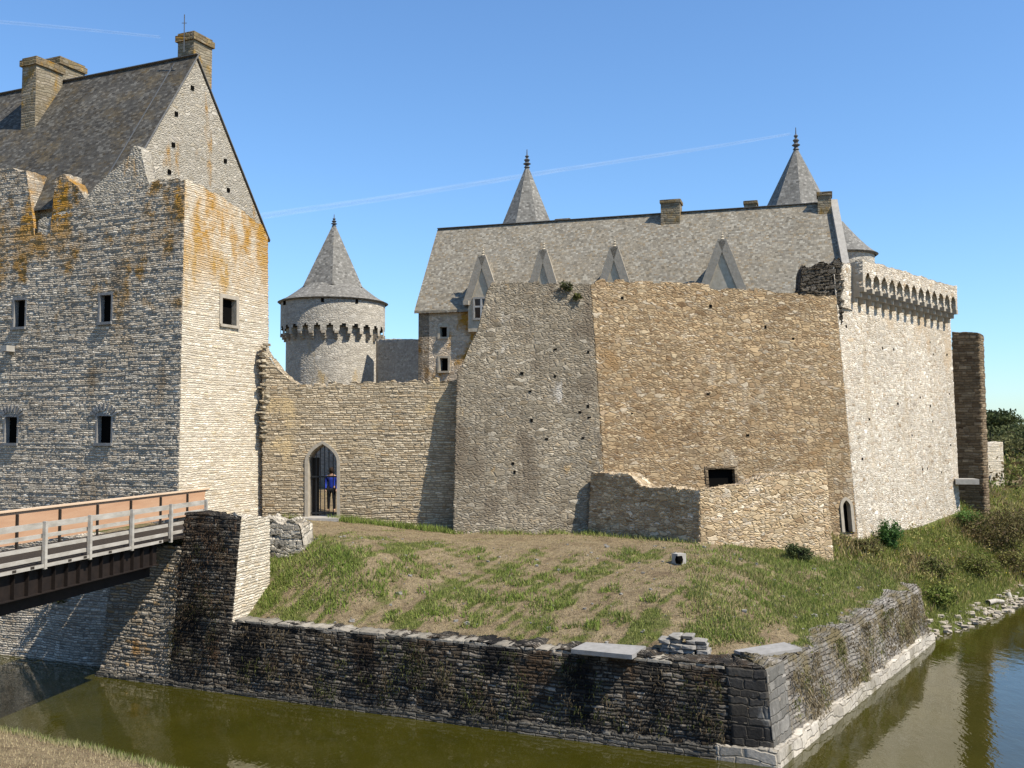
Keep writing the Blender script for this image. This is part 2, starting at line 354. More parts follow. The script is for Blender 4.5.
class MB:
    def __init__(s): s.V = []; s.Fc = []
    def add(s, V, Fc):
        b = len(s.V); s.V += [np.asarray(v, float) for v in V]; s.Fc += [[i + b for i in f] for f in Fc]; return s
    def box(s, c, size, ax=(1, 0, 0), ay=None, az=(0, 0, 1), taper=1.0):
        c = np.asarray(c, float); ax = nrm(ax); az = nrm(az)
        ay = nrm(np.cross(az, ax)) if ay is None else nrm(ay)
        x, y, z = [k / 2 for k in size]; V = []
        for sz in (-1, 1):
            t = taper if sz > 0 else 1.
            for sx, sy in ((-1, -1), (1, -1), (1, 1), (-1, 1)): V.append(c + ax * sx * x * t + ay * sy * y * t + az * sz * z)
        return s.add(V, [(0, 3, 2, 1), (4, 5, 6, 7), (0, 1, 5, 4), (1, 2, 6, 5), (2, 3, 7, 6), (3, 0, 4, 7)])
    def bar(s, a, b, w, h, up=(0, 0, 1)):
        a = np.asarray(a, float); b = np.asarray(b, float); d = b - a; L = np.linalg.norm(d)
        az = nrm(d); up = np.asarray(up, float)
        if abs(az @ up) > .98: up = np.array([0, 1., 0])
        ax = nrm(np.cross(up, az))
        return s.box((a + b) / 2, (w, h, L), ax=ax, az=az)
    def prism(s, poly, vec):
        """poly: ordered 3-D points; extruded along vec"""
        n = len(poly); poly = [np.asarray(p, float) for p in poly]; vec = np.asarray(vec, float)
        V = poly + [p + vec for p in poly]
        Fc = [list(range(n))[::-1], list(range(n, 2 * n))] + [[i, (i + 1) % n, n + (i + 1) % n, n + i] for i in range(n)]
        return s.add(V, Fc)
    def lathe(s, c, prof, n=16, closed=True):
        c = np.asarray(c, float); V = []; Fc = []
        for (r, z) in prof:
            for k in range(n):
                a = 2 * math.pi * k / n; V.append(c + np.array([r * math.cos(a), r * math.sin(a), z]))
        for i in range(len(prof) - 1):
            for k in range(n):
                k2 = (k + 1) % n; Fc.append([i * n + k, i * n + k2, (i + 1) * n + k2, (i + 1) * n + k])
        if closed: Fc += [list(range(n))[::-1], [(len(prof) - 1) * n + k for k in range(n)]]
        return s.add(V, Fc)
    def stone(s, c, size, seed, ang=0., rough=.16):
        """an irregular squared stone"""
        r = np.random.default_rng(seed); ca, sa = math.cos(ang), math.sin(ang)
        bm = bmesh.new(); bmesh.ops.create_cube(bm, size=1.0)
        bmesh.ops.bevel(bm, geom=bm.edges[:], offset=.13, segments=1, affect='EDGES')
        V = []
        for v in bm.verts:
            p = np.array(v.co) * (1 + r.normal(0, rough * .5)) * np.asarray(size) + r.normal(0, rough * .12, 3) * np.asarray(size)
            V.append(np.asarray(c) + np.array([ca * p[0] - sa * p[1], sa * p[0] + ca * p[1], p[2]]))
        bm.verts.index_update(); Fc = [[v.index for v in f.verts] for f in bm.faces]; bm.free()
        return s.add(V, Fc)
    def build(s, name, mat, parent=None, smooth=False, recalc=True):
        return mesh_obj(name, np.array(s.V), s.Fc, mat, parent, smooth=smooth, recalc=recalc)

# ------------------------------------------------------------------ walls
class Wall:
    """ruled wall surface between two inclined edge lines A (left) and B (right); each edge given by a low and a high point"""
    def __init__(s, Al, Ah, Bl, Bh):
        s.Al, s.Ah, s.Bl, s.Bh = [np.asarray(p, float) for p in (Al, Ah, Bl, Bh)]
        zm = (s.Al[2] + s.Ah[2]) / 2
        d = s.edge(s.Bl, s.Bh, zm) - s.edge(s.Al, s.Ah, zm); s.L = np.linalg.norm(d); s.t = np.array([*(d / s.L), 0.])
        n = np.cross(s.t, [0, 0, 1]); s.n = nrm(n)
        if s.n @ (CAM - s.Al) < 0: s.n = -s.n
    @staticmethod
    def edge(lo, hi, z):
        k = (z - lo[2]) / (hi[2] - lo[2]); k = np.asarray(k)[..., None]
        return lo[:2] + (hi[:2] - lo[:2]) * k
    def pos(s, S, Z):
        S, Z = np.broadcast_arrays(np.asarray(S, float), np.asarray(Z, float))
        a = s.edge(s.Al, s.Ah, Z); b = s.edge(s.Bl, s.Bh, Z)
        xy = a + (b - a) * (S / s.L)[..., None]
        return np.concatenate([xy, Z[..., None]], -1)
    def inv(s, u, v):
        x = np.array([s.L / 2, 5.0])
        for _ in range(30):
            f0 = proj(s.pos(x[0], x[1])) - (u, v)
            J = np.stack([(proj(s.pos(x[0] + .01, x[1])) - (u, v) - f0) / .01, (proj(s.pos(x[0], x[1] + .01)) - (u, v) - f0) / .01], 1)
            dx = np.linalg.solve(J, -f0); x = x + np.clip(dx, -4, 4)
            if np.abs(dx).max() < 1e-5: break
        return x

def arch_in(s, z, h):
    s0, s1, z0, z1, arch = h
    w = (s1 - s0) / 2; c = (s0 + s1) / 2
    if not arch: return (s > s0) & (s < s1) & (z > z0) & (z < z1)
    rise = w * arch; zs = z1 - rise
    q = np.clip((z - zs) / rise, 0, 1)
    half = w * (1 - q ** 2.3) if arch > 1.2 else w * np.sqrt(1 - q ** 2)
    return (np.abs(s - c) < half) & (z > z0) & (z < z1)

def build_surface(name, W, mat, parent, z0, prof, holes=(), thick=.8, res=.09, jag=.05, jagw=.3, s_rng=None, seed=0, ztop=None, back=True, mitre=(0, 0)):
    """gridded wall face with a ragged top profile [(s,z)...], openings, top strip, end caps and a back"""
    r = np.random.default_rng(seed + 11)
    if prof is not None:
        ps = np.array([p[0] for p in prof]); pz = np.array([p[1] for p in prof])
        sa, sb = ps[0], ps[-1]
    else: sa, sb = 0., W.L
    if s_rng: sa, sb = s_rng
    n = max(3, int((sb - sa) / res))
    S = np.linspace(sa, sb, n)
    extra = [e for h in holes for e in (h[0], h[1]) if sa < e < sb]
    S = np.unique(np.round(np.concatenate([S, extra]), 4))
    T = np.interp(S, ps, pz) if prof is not None else np.full(len(S), ztop)
    if jag:
        kn = np.arange(sa - 1, sb + 2, jagw); kv = r.normal(0, jag, len(kn)); kv2 = r.normal(0, jag * .6, len(kn))
        wob = np.interp(S, kn, kv2)
        T = T + np.clip(kv[np.clip(((S - sa + 1 + r.random() * jagw) / jagw).astype(int), 0, len(kn) - 1)] + wob, -2.2 * jag, 1.6 * jag)
    zmax = T.max()
    Zl = np.linspace(z0, zmax, max(3, int((zmax - z0) / res)))
    Zl = np.unique(np.round(np.concatenate([Zl, [e for h in holes for e in (h[2], h[3]) if z0 < e < zmax]]), 4))
    Zl[-1] = zmax + 1e-4
    m = len(Zl); n = len(S)
    ZZ = np.minimum(Zl[None, :], T[:, None])
    V = W.pos(np.repeat(S[:, None], m, 1), ZZ).reshape(-1, 3)
    UV = np.stack([np.repeat(S[:, None], m, 1), ZZ], -1).reshape(-1, 2) + (seed * 3.7, 0)
    I, J = np.meshgrid(np.arange(n - 1), np.arange(m - 1), indexing='ij')
    ok = Zl[J] < np.maximum(T[I], T[I + 1]) - 1e-5
    cs = (S[I] + S[I + 1]) / 2; cz = (Zl[J] + Zl[J + 1]) / 2
    for h in holes: ok &= ~arch_in(cs, cz, h)
    I = I[ok]; J = J[ok]
    Q = np.stack([I * m + J, (I + 1) * m + J, (I + 1) * m + J + 1, I * m + J + 1], 1)
    nv = len(V)
    # back
    base = np.arange(n) * m; top = base + m - 1
    ins = np.maximum(0, thick * mitre[0] - (S - S[0])) - np.maximum(0, thick * mitre[1] - (S[-1] - S))
    bk = -W.n * thick + W.t * ins[:, None]
    capbk = bk
    rows = max(2, int(thick / .13))
    slope = np.abs(np.gradient(T, S)); steep = (slope > .9)[:, None]
    VV = [V]; UU = [UV]; prev = top; off = nv; k = np.arange(n - 1); strips = []
    for q_ in range(1, rows + 1):
        f_ = q_ / rows
        rowv = V[top] + bk * f_
        if q_ < rows and jag: rowv = rowv + np.array([0, 0, 1.]) * (r.normal(0, jag * .45, n) * (T > z0 + .3))[:, None]
        VV.append(rowv); UU.append(UV[top] + np.where(steep, (thick * f_, 0), (0, thick * f_)))
        cur = off + np.arange(n); strips.append(np.stack([prev[:-1], prev[1:], cur[1:], cur[:-1]], 1)); prev = cur; off += n
    bt = prev[0] + k; bb = off + k
    backb = V[base] + bk
    V2 = np.concatenate(VV + [backb]); UV2 = np.concatenate(UU + [UV[base] + (0.5, 0)])
    Q = np.concatenate([Q] + strips)
    if back:
        Q = np.concatenate([Q, np.stack([bb + 1, bb, bt, bt + 1], 1)])
    caps = []
    for (e, flip) in ((0, False), (n - 1, True)):
        # end cap strips along the height
        colv = np.arange(m) + e * m
        off = len(V2)
        V2 = np.concatenate([V2, V[colv] + capbk[e]]); UV2 = np.concatenate([UV2, UV[colv] + (thick, 0)])
        jj = np.where(Zl[:-1] < T[e] - 1e-5)[0]
        q = np.stack([off + jj, colv[jj], colv[jj + 1], off + jj + 1], 1)
        caps.append(q[:, ::-1] if flip else q)
    Q = np.concatenate([Q] + caps)
    # orientation: front must face W.n
    f = Q[len(Q) // 3]
    a = V2[Q[:200, 1]] - V2[Q[:200, 0]]; b_ = V2[Q[:200, 3]] - V2[Q[:200, 0]]
    if (np.cross(a, b_).sum(0) @ W.n) < 0: Q = Q[:, ::-1]
    return mesh_obj(name, V2, Q, mat, parent, vuv=UV2)

def px_prof(W, pts): return [tuple(W.inv(u, v)) for u, v in pts]
def px_hole(W, u0, v0, u1, v1, arch=0):
    a = W.inv(u0, v1); b = W.inv(u1, v0); c = W.inv(u0, v0); d = W.inv(u1, v1)
    return (min((a[0] + c[0]) / 2, (b[0] + d[0]) / 2), max((a[0] + c[0]) / 2, (b[0] + d[0]) / 2), (a[1] + d[1]) / 2, (b[1] + c[1]) / 2, arch)

def window(W, h, parent, frame='dressed', depth=.45, name='window', fw=.16, sill=True, arch_stones=False, pane='opening', bars=False, proud=.05, lintel=True, seed=1, fname='frame'):
    """recessed opening: pane set back, reveal, and a surround of dressed blocks standing proud"""
    s0, s1, z0, z1, arch = h
    r = np.random.default_rng(seed)
    n = W.n
    p = lambda s, z, d=0.: W.pos(s, z) + n * d
    w = (s1 - s0) / 2; c = (s0 + s1) / 2
    # outline of the opening
    if arch:
        rise = w * arch; zs = z1 - rise
        pts = [(s0, z0), (s1, z0)]
        for k in range(0, 9):
            q = k / 8
            half = w * (1 - q ** 2.3) if arch > 1.2 else w * math.sqrt(max(0, 1 - q * q))
            pts.append((c + half, zs + rise * q))
        for k in range(7, -1, -1):
            q = k / 8
            half = w * (1 - q ** 2.3) if arch > 1.2 else w * math.sqrt(max(0, 1 - q * q))
            pts.append((c - half, zs + rise * q))
    else: pts = [(s0, z0), (s1, z0), (s1, z1), (s0, z1)]
    N = len(pts)
    front = [p(a, b, .0) for a, b in pts]
    V = [p(a, b, -depth) for a, b in pts]
    o = parent if pane is None else mesh_obj(name, np.array(V), [list(range(N))] if n @ np.cross(V[1] - V[0], V[2] - V[0]) > 0 else [list(range(N))[::-1]], pane, parent)
    fr = MB()
    big = []
    for (a, b) in pts:     # outer contour of the surround
        if arch:
            d = np.array([a - c, max(0, b - zs)])
            if b <= zs + 1e-6: big.append((a + (fw if a > c else -fw), b))
            else:
                L = np.linalg.norm(d) + 1e-9; big.append((a + d[0] / L * fw, b + d[1] / L * fw))
        else: big.append((a + (fw if a > c else -fw), b + (fw if b > z0 + .01 and lintel else 0)))
    inner_f = [p(a, b, proud) for a, b in pts]; inner_b = [p(a, b, -depth) for a, b in pts]
    outer_f = [p(a, b, proud) for a, b in big]; outer_b = [p(a, b, -.12) for a, b in big]
    V = inner_f + inner_b + outer_f + outer_b; Fc = []
    for i in range(N):
        j = (i + 1) % N
        if i == 0 and not sill:  # threshold kept plain
            pass
        Fc += [[i, j, N + j, N + i], [2 * N + i, 2 * N + j, j, i], [3 * N + i, 3 * N + j, 2 * N + j, 2 * N + i]]
    fr.add(V, Fc)
    f = mesh_obj(fname, np.array(fr.V), fr.Fc, frame, o, recalc=True)
    if sill:
        sb = MB(); sb.box((p(s0 - fw * .9, z0 - .05, 0) + p(s1 + fw * .9, z0 - .05, 0)) / 2, (s1 - s0 + 1.8 * fw, .15, .10), ax=W.t); sb.build('sill', frame, o)
    if arch_stones:
        va = MB()
        for k in range(9):
            a = math.pi * (0.12 + .76 * k / 8)
            cc = p(c + math.cos(a) * (w + fw + .16), z1 + fw - .14 + math.sin(a) * .38, -.03)
            dirv = W.t * math.cos(a) + np.array([0, 0, 1]) * math.sin(a)
            va.box(cc, (.075, .14, .26), ax=np.cross(n, dirv), az=dirv)
        va.build('relieving_arch', frame, o)
    if bars:
        bb = MB()
        bb.box(p(c, (z0 + z1) / 2, -depth + .06), (.07, .06, z1 - z0), ax=W.t)
        for q in (.35, .72): bb.box(p(c, lerp(z0, z1, q), -depth + .05), (s1 - s0, .05, .06), ax=W.t)
        bb.build('mullion', 'window_bar', o)
    return o

def put_holes(W, parent, n, seed, s_rng, z_rng, size=.12):
    """putlog holes: small dark square sockets, modelled as recesses are too small to cut: shallow dark plugs set in the face"""
    r = np.random.default_rng(seed); m = MB()
    for _ in range(n):
        s = r.uniform(*s_rng); z = r.uniform(*z_rng)
        m.box(W.pos(s, z) - W.n * .05, (size * r.uniform(.6, 1.2), .14, size * r.uniform(.6, 1.2)), ax=W.t)
    o = m.build('putlog_hole', 'opening', parent); o['kind'] = 'stuff'; return o

# ------------------------------------------------------------------ foliage
def leaf_quads(C, size, cols, r, flat=.35, elong=1.5):
    n = len(C)
    a = r.normal(size=(n, 3)); a /= np.linalg.norm(a, axis=1)[:, None]
    b = r.normal(size=(n, 3)); b -= (b * a).sum(1)[:, None] * a; b /= np.linalg.norm(b, axis=1)[:, None]
    s = (size * r.uniform(.6, 1.4, n))[:, None]
    V = np.stack([C - a * s * elong, C + b * s * .6, C + a * s * elong, C - b * s * .6], 1).reshape(-1, 3)
    Fc = np.arange(4 * n).reshape(n, 4)
    return V, Fc, np.repeat(cols, 4, 0)

def clump_points(center, radii, nclump, per, r, csize=.28, shell=.55):
    """leaf positions gathered in clumps spread through an uneven ellipsoid"""
    d = r.normal(size=(nclump, 3)); d /= np.linalg.norm(d, axis=1)[:, None]
    rad = shell + (1 - shell) * r.random(nclump) ** .6
    cc = d * rad[:, None] * r.uniform(.8, 1.15, nclump)[:, None]
    pts = cc[:, None, :] + r.normal(size=(nclump, per, 3)) * csize * r.uniform(.5, 1.2, nclump)[:, None, None]
    tone = np.repeat(r.uniform(.65, 1.35, nclump), per)
    return np.asarray(center) + pts.reshape(-1, 3) * np.asarray(radii), tone

def shrub(name, base, rx, h, n, col, label, cat, seed, leaf=.06, group=None, stems=5, dead=.0):
    r = np.random.default_rng(seed)
    root = empty(name, base, label, cat, group)
    pts, tone = clump_points(np.asarray(base) + (0, 0, h * .55), (rx, rx * .9, h * .5), max(8, n // 60), 60, r)
    pts[:, 2] = np.maximum(pts[:, 2], base[2] + .03)
    c = np.asarray(col)[None, :] * tone[:, None] * r.uniform(.8, 1.2, (len(pts), 1))
    if dead:
        k = r.random(len(pts)) < dead; c[k] = np.array([.12, .085, .045]) * r.uniform(.6, 1.3, (k.sum(), 1))
    V, Fc, cc = leaf_quads(pts, leaf, c, r)
    mesh_obj('foliage', V, Fc, 'leaf', root, vuv=np.zeros((len(V), 2)), col=cc)
    m = MB()
    for k in range(stems):
        a = r.uniform(0, 6.28); e = np.asarray(base) + np.array([math.cos(a) * rx * .5, math.sin(a) * rx * .5, h * .7])
        m.bar(np.asarray(base) - (0, 0, .1), e, .03 + .01 * h, .03 + .01 * h)
    m.build('stem', 'bark', root)
    return root

def limb(m, pts, r0, r1, n=7):
    """tapered bent branch"""
    V = []; Fc = []; pts = [np.asarray(p, float) for p in pts]; k = len(pts)
    for i, p in enumerate(pts):
        d = nrm(pts[min(i + 1, k - 1)] - pts[max(i - 1, 0)]); up = np.array([1., 0, 0]) if abs(d[0]) < .9 else np.array([0, 1., 0])
        a = nrm(np.cross(d, up)); b = np.cross(d, a); rr = lerp(r0, r1, i / (k - 1))
        for j in range(n): V.append(p + rr * (a * math.cos(2 * math.pi * j / n) + b * math.sin(2 * math.pi * j / n)))
    for i in range(k - 1):
        for j in range(n): Fc.append([i * n + j, i * n + (j + 1) % n, (i + 1) * n + (j + 1) % n, (i + 1) * n + j])
    m.add(V, Fc)

def tree(name, base, h, rx, n, col, label, seed, group=None, flat=.36, leaf=.2, cz=.66):
    r = np.random.default_rng(seed); base = np.asarray(base, float)
    root = empty(name, base, label, 'tree', group)
    m = MB()
    limb(m, [base - (0, 0, .3), base + (.1, 0, h * .25), base + (-.1, .1, h * .5), base + (.05, 0, h * .8)], .028 * h, .008 * h)
    for k in range(7):
        a = r.uniform(0, 6.28); z = r.uniform(.3, .65) * h
        q = base + (0, 0, z); e = q + np.array([math.cos(a) * rx * .75, math.sin(a) * rx * .75, h * .18])
        limb(m, [q, (q + e) / 2 + (0, 0, .1 * rx), e], .012 * h, .004 * h, 5)
    m.build('trunk', 'bark', root)
    pts, tone = clump_points(base + (0, 0, h * cz), (rx, rx, h * flat), max(12, n // 55), 55, r, csize=.2, shell=.35)
    pts[:, 2] = np.maximum(pts[:, 2], base[2] + .3)
    c = np.asarray(col)[None, :] * tone[:, None] * r.uniform(.75, 1.25, (len(pts), 1))
    V, Fc, cc = leaf_quads(pts, leaf, c, r, elong=1.2)
    mesh_obj('crown', V, Fc, 'leaf', root, vuv=np.zeros((len(V), 2)), col=cc)
    return root

def blades(name, pts, h, cols, r, mat='grass', parent=None, lean=.35, width=.02, down=False, normal=None):
    n = len(pts)
    a = r.uniform(0, 6.283, n); wv = np.stack([np.cos(a), np.sin(a), np.zeros(n)], 1) * width * r.uniform(.7, 1.4, (n, 1))
    ln = r.normal(0, lean, (n, 3)); ln[:, 2] = -1.0 if down else 1.0
    if normal is not None: ln = ln + normal * .25
    tip = pts + ln / np.linalg.norm(ln, axis=1)[:, None] * h[:, None]
    V = np.stack([pts - wv, pts + wv, tip], 1).reshape(-1, 3)
    return mesh_obj(name, V, np.arange(3 * n).reshape(n, 3), mat, parent, vuv=np.zeros((3 * n, 2)), col=np.repeat(cols, 3, 0))

# ------------------------------------------------------------------ terrain
ML = np.array([-12.0, 29.3]); MC = np.array([5.55, 21.4]); MR = np.array([14.15, 34.1])
DV = nrm([.912, -.41]); SV = nrm(MR - MC)
NAT = np.array([MR, (15.6, 35.4), (17.5, 37.2), (22, 42.3), (32, 52), (60, 80), (200, 230)])
ISL = np.concatenate([[(-60, 52.2), (-12.35, 30.9), (-12.0, 29.45)], [MC], NAT, [(260, 6000), (-3000, 6000), (-3000, 1400)]])
BANK = np.array([(-3000, 1300), (-60, 42), (-25, 29), (-18, 25.6), (-12.2, 23.55), (-10.4, 22.75), (-8.3, 21.6), (-6.8, 20.6), (-3, 18.4), (3, 16.2), (9.5, 16.5), (16, 24), (26, 38), (36, 48), (70, 78), (210, 215), (3000, 3000), (3000, -800), (-3000, -800)])

def poly_sd(x, y, poly):
    """signed distance, positive inside"""
    d = np.full(x.shape, 1e18); ins = np.zeros(x.shape, bool); n = len(poly)
    for i in range(n):
        ax, ay = poly[i]; bx, by = poly[(i + 1) % n]
        ex, ey = bx - ax, by - ay; L2 = ex * ex + ey * ey + 1e-12
        t = np.clip(((x - ax) * ex + (y - ay) * ey) / L2, 0, 1)
        d = np.minimum(d, (x - ax - t * ex) ** 2 + (y - ay - t * ey) ** 2)
        c = ((ay > y) != (by > y)) & (x < (bx - ax) * (y - ay) / (by - ay + 1e-12) + ax)
        ins ^= c
    return np.where(ins, 1, -1) * np.sqrt(d)
def line_d(x, y, pl):
    d = np.full(x.shape, 1e18)
    for i in range(len(pl) - 1):
        ax, ay = pl[i]; bx, by = pl[i + 1]; ex, ey = bx - ax, by - ay; L2 = ex * ex + ey * ey
        t = np.clip(((x - ax) * ex + (y - ay) * ey) / L2, 0, 1)
        d = np.minimum(d, (x - ax - t * ex) ** 2 + (y - ay - t * ey) ** 2)
    return np.sqrt(d)

ctrl = []
for u, v, z in [(300, 519, 3.85), (330, 519, 3.83), (380, 525, 3.7), (455, 532, 3.42), (520, 533, 3.42), (590, 534, 3.42), (640, 541, 3.43), (700, 543, 3.42),
                (350, 535, 3.75), (420, 541, 3.5), (500, 545, 3.38), (580, 549, 3.35), (650, 553, 3.32), (690, 566, 3.15),
                (330, 556, 3.42), (430, 566, 3.05), (520, 575, 2.9), (600, 578, 2.9), (650, 582, 2.95),
                (832, 553, 2.85), (857, 527, 3.28), (770, 549, 3.1), (900, 518, 3.25), (958, 506, 3.4), (760, 590, 2.65), (830, 595, 2.35), (880, 575, 2.4), (925, 560, 2.45),
                (700, 600, 2.75), (720, 635, 2.15), (985, 492, 3.65), (1010, 500, 3.5), (985, 545, 2.2), (1020, 545, 2.0),
                (275, 577, 2.75), (290, 590, 2.5), (285, 566, 2.95), (303, 552, 3.4)]:
    p = PZ(u, v, z); ctrl.append(p)
for k in np.linspace(.2, 1, 9):
    q = ML + (MC - ML) * k; ctrl.append(np.array([q[0] + .25, q[1] + .5, 1.80]))
for k in np.linspace(.15, 1, 6):
    q = MC + (MR - MC) * k; ctrl.append(np.array([q[0] - .5, q[1] + .25, 1.86]))
for x, y in [(-12, 31.5), (-15, 33), (-20, 36), (-10, 31), (-9.5, 34), (-9.3, 38)]: ctrl.append(np.array([x, y, 3.85]))
ctrl.append(np.array([-9.4, 29.6, 3.75]))
for x, y in [(-20, 60), (0, 60), (20, 62), (0, 46), (-6, 42), (10, 50), (-25, 48), (38, 62), (45, 70)]: ctrl.append(np.array([x, y, 3.9]))
ctrl = np.array(ctrl)
def tps_fit(c, lam=.02):
    n = len(c); D = np.linalg.norm(c[:, None, :2] - c[None, :, :2], axis=2)
    K = np.where(D > 0, D ** 2 * np.log(D + 1e-9), 0) + lam * np.eye(n) * 10
    Pm = np.c_[np.ones(n), c[:, :2]]
    A = np.block([[K, Pm], [Pm.T, np.zeros((3, 3))]])
    return np.linalg.solve(A, np.r_[c[:, 2], 0, 0, 0])
TW = tps_fit(ctrl)
def tps(x, y):
    out = TW[-3] + TW[-2] * x + TW[-1] * y
    for i, c in enumerate(ctrl):
        d2 = (x - c[0]) ** 2 + (y - c[1]) ** 2
        out = out + TW[i] * .5 * d2 * np.log(d2 + 1e-12)
    return out
_kn = np.random.default_rng(3)
WAVES = [(_kn.normal(0, 1, 2) * f, _kn.uniform(0, 6.28), a) for f, a in [(.9, .03), (1.3, .03), (2.2, .022), (3.1, .018), (4.6, .012), (6.1, .010), (8.0, .008), (.5, .03)] for _ in range(2)]
def wav(x, y): return .5 * sum(a * np.sin(x * k[0] + y * k[1] + ph) for k, ph, a in WAVES)

def ground_h(x, y):
    x = np.asarray(x, float); y = np.asarray(y, float)
    d = poly_sd(x, y, ISL); db = poly_sd(x, y, BANK)
    near = (np.abs(x - 5) < 45) & (y < 66)
    h = np.where(near, np.clip(tps(np.clip(x, -40, 50), np.clip(y, 15, 66)), 1.6, 4.3), 3.9)
    h = h + wav(x, y)
    dn = line_d(x, y, NAT)
    h = np.minimum(h, np.where(y > 33.5, -.12 + dn * .62, 9))
    far = np.sqrt(x ** 2 + y ** 2)
    h = h + np.clip((far - 200) / 900, 0, 1) * 9 * (1 + .5 * np.sin(x * .004 + 1) + .4 * np.sin(x * .011))
    hb = np.minimum(5.3, .10 + .24 * db + .10 * np.clip(db * 3, 0, 1)) + wav(x, y) * .6
    out = np.where(d > .22, h, -1.3)
    out = np.where(db > 0, hb, out)
    out = np.where((db <= 0) & (db > -.6) & (d < .22), np.maximum(out, -1.3 + (db + .6) / .6 * 1.4), out)
    return out

def axis(a, b, step, lo, hi):
    c = np.arange(a, b + 1e-6, step)
    def grow(x0, lim, sg):
        o = []; x = x0; st = step
        while abs(x - x0) < abs(lim - x0):
            st *= 1.22; x += sg * st; o.append(x)
        return o
    return np.array(grow(a, lo, -1)[::-1] + list(c) + grow(b, hi, 1))
gx = axis(-15, 32, .17, -2600, 2600); gy = axis(15.5, 60, .17, -400, 5200)
GX, GY = np.meshgrid(gx, gy, indexing='ij')
GH = ground_h(GX, GY)
n, m = GX.shape
Vt = np.stack([GX, GY, GH], -1).reshape(-1, 3)
I, J = np.meshgrid(np.arange(n - 1), np.arange(m - 1), indexing='ij'); I = I.ravel(); J = J.ravel()
Qt = np.stack([I * m + J, (I + 1) * m + J, (I + 1) * m + J + 1, I * m + J + 1], 1)

def on_ground(u, v, y0=19., y1=75.):
    Y = np.arange(y0, y1, .08); d = ray(u, v); p = CAM + d[None, :] * (Y / d[1])[:, None]
    h = ground_h(p[:, 0], p[:, 1]); k = np.where(p[:, 2] <= h)[0]
    if len(k) == 0: return PZ(u, v, 3.0)
    q = p[k[0]]; q[2] = h[k[0]]; return q

def greenness(x, y):
    """0 dry .. 1 lush: where the mound's grass is still green"""
    g = .42 + 0 * x
    k = sum(a * np.sin(x * f1 + y * f2 + ph) for a, f1, f2, ph in [(.10, .9, .5, .3), (.10, -.6, 1.1, 1.9), (.13, 1.7, -1.2, .8), (.13, 2.6, 1.9, 2.2), (.14, -3.3, 2.4, 4.), (.14, 4.7, -2.1, 1.), (.13, 7.1, 5.2, 2.), (.13, -9.3, 6.8, .4), (.12, 12.1, -10.4, 3.), (.12, 3.1, 11.3, .2), (.10, -15.0, 9.0, 5.)])
    right = np.clip((x - 5.6 - (y - 24) * .12) / 2.0, 0, 1)      # the slope right of the worn path
    g = g + k + right * .42
    plateau = np.clip((y - (31.5 - np.clip(x, -8, 7) * .18)) / 1.2, 0, 1) * np.clip((7.5 - x) / 1.0, 0, 1)
    g = g - .5 * plateau + .22 * np.clip((-3.5 - x) / 3, 0, 1) * (1 - plateau)
    path = np.exp(-((x - (6.3 - (y - 24) * .02)) / .9) ** 2) * np.clip((33 - y) / 2, 0, 1)
    g = g - .5 * path
    g = g + .3 * np.clip((x - 14) / 3, 0, 1)
    return np.clip(g, 0, 1)
gm, t, b, out = new_mat('dry_grass_ground')
pos = t.n('ShaderNodeNewGeometry').outputs['Position']
att = t.n('ShaderNodeAttribute', attribute_name='Col').outputs['Color']
g_ = t.n('ShaderNodeSeparateXYZ', {0: att}).outputs[0]
n1 = t.noise(pos, 1.4, 6, .65); n2 = t.noise(pos, 9, 5, .7); n3 = t.noise(pos, 40, 3, .7)
dry = t.ramp(n1, [(.28, (.17, .125, .075)), (.45, (.27, .21, .125)), (.6, (.33, .265, .16)), (.75, (.22, .175, .11))])
dry = t.mix(1.0, dry, t.ramp(n2, [(.3, (.48, .46, .44)), (.52, (1, 1, 1)), (.72, (1.3, 1.27, 1.2))]), 'MULTIPLY')
dry = t.mix(1.0, dry, t.ramp(n3, [(.3, (.72, .72, .72)), (.7, (1.22, 1.2, 1.18))]), 'MULTIPLY')
grn = t.ramp(n2, [(.3, (.075, .090, .020)), (.55, (.13, .15, .038)), (.75, (.20, .19, .07))])
f = t.ss(t.m('ADD', g_, t.m('MULTIPLY', t.m('SUBTRACT', n2, .5), .7)), .42, .75)
col = t.mix(1.0, t.mix(f, dry, grn), (.78, .76, .74, 1), 'MULTIPLY')
t.nt.links.new(col, b.inputs['Base Color'])
d = t.n('ShaderNodeDisplacement', {'Height': t.m('ADD', n2, t.m('MULTIPLY', n3, .4)), 'Midlevel': .5, 'Scale': .10})
t.nt.links.new(d.outputs[0], out.inputs[2])
MAT['ground'] = gm
gcol = np.zeros((len(Vt), 3)); gcol[:, 0] = greenness(Vt[:, 0], Vt[:, 1])
far = np.hypot(Vt[:, 0], Vt[:, 1]) > 70; gcol[far, 0] = .42
dbk = poly_sd(Vt[:, 0], Vt[:, 1], BANK); gcol[dbk > 0, 0] = np.clip(.75 - dbk[dbk > 0], .1, .7)
o = mesh_obj('ground', Vt, Qt, 'ground', None, vuv=Vt[:, :2], col=gcol, smooth=True); tag(o, kind='structure')

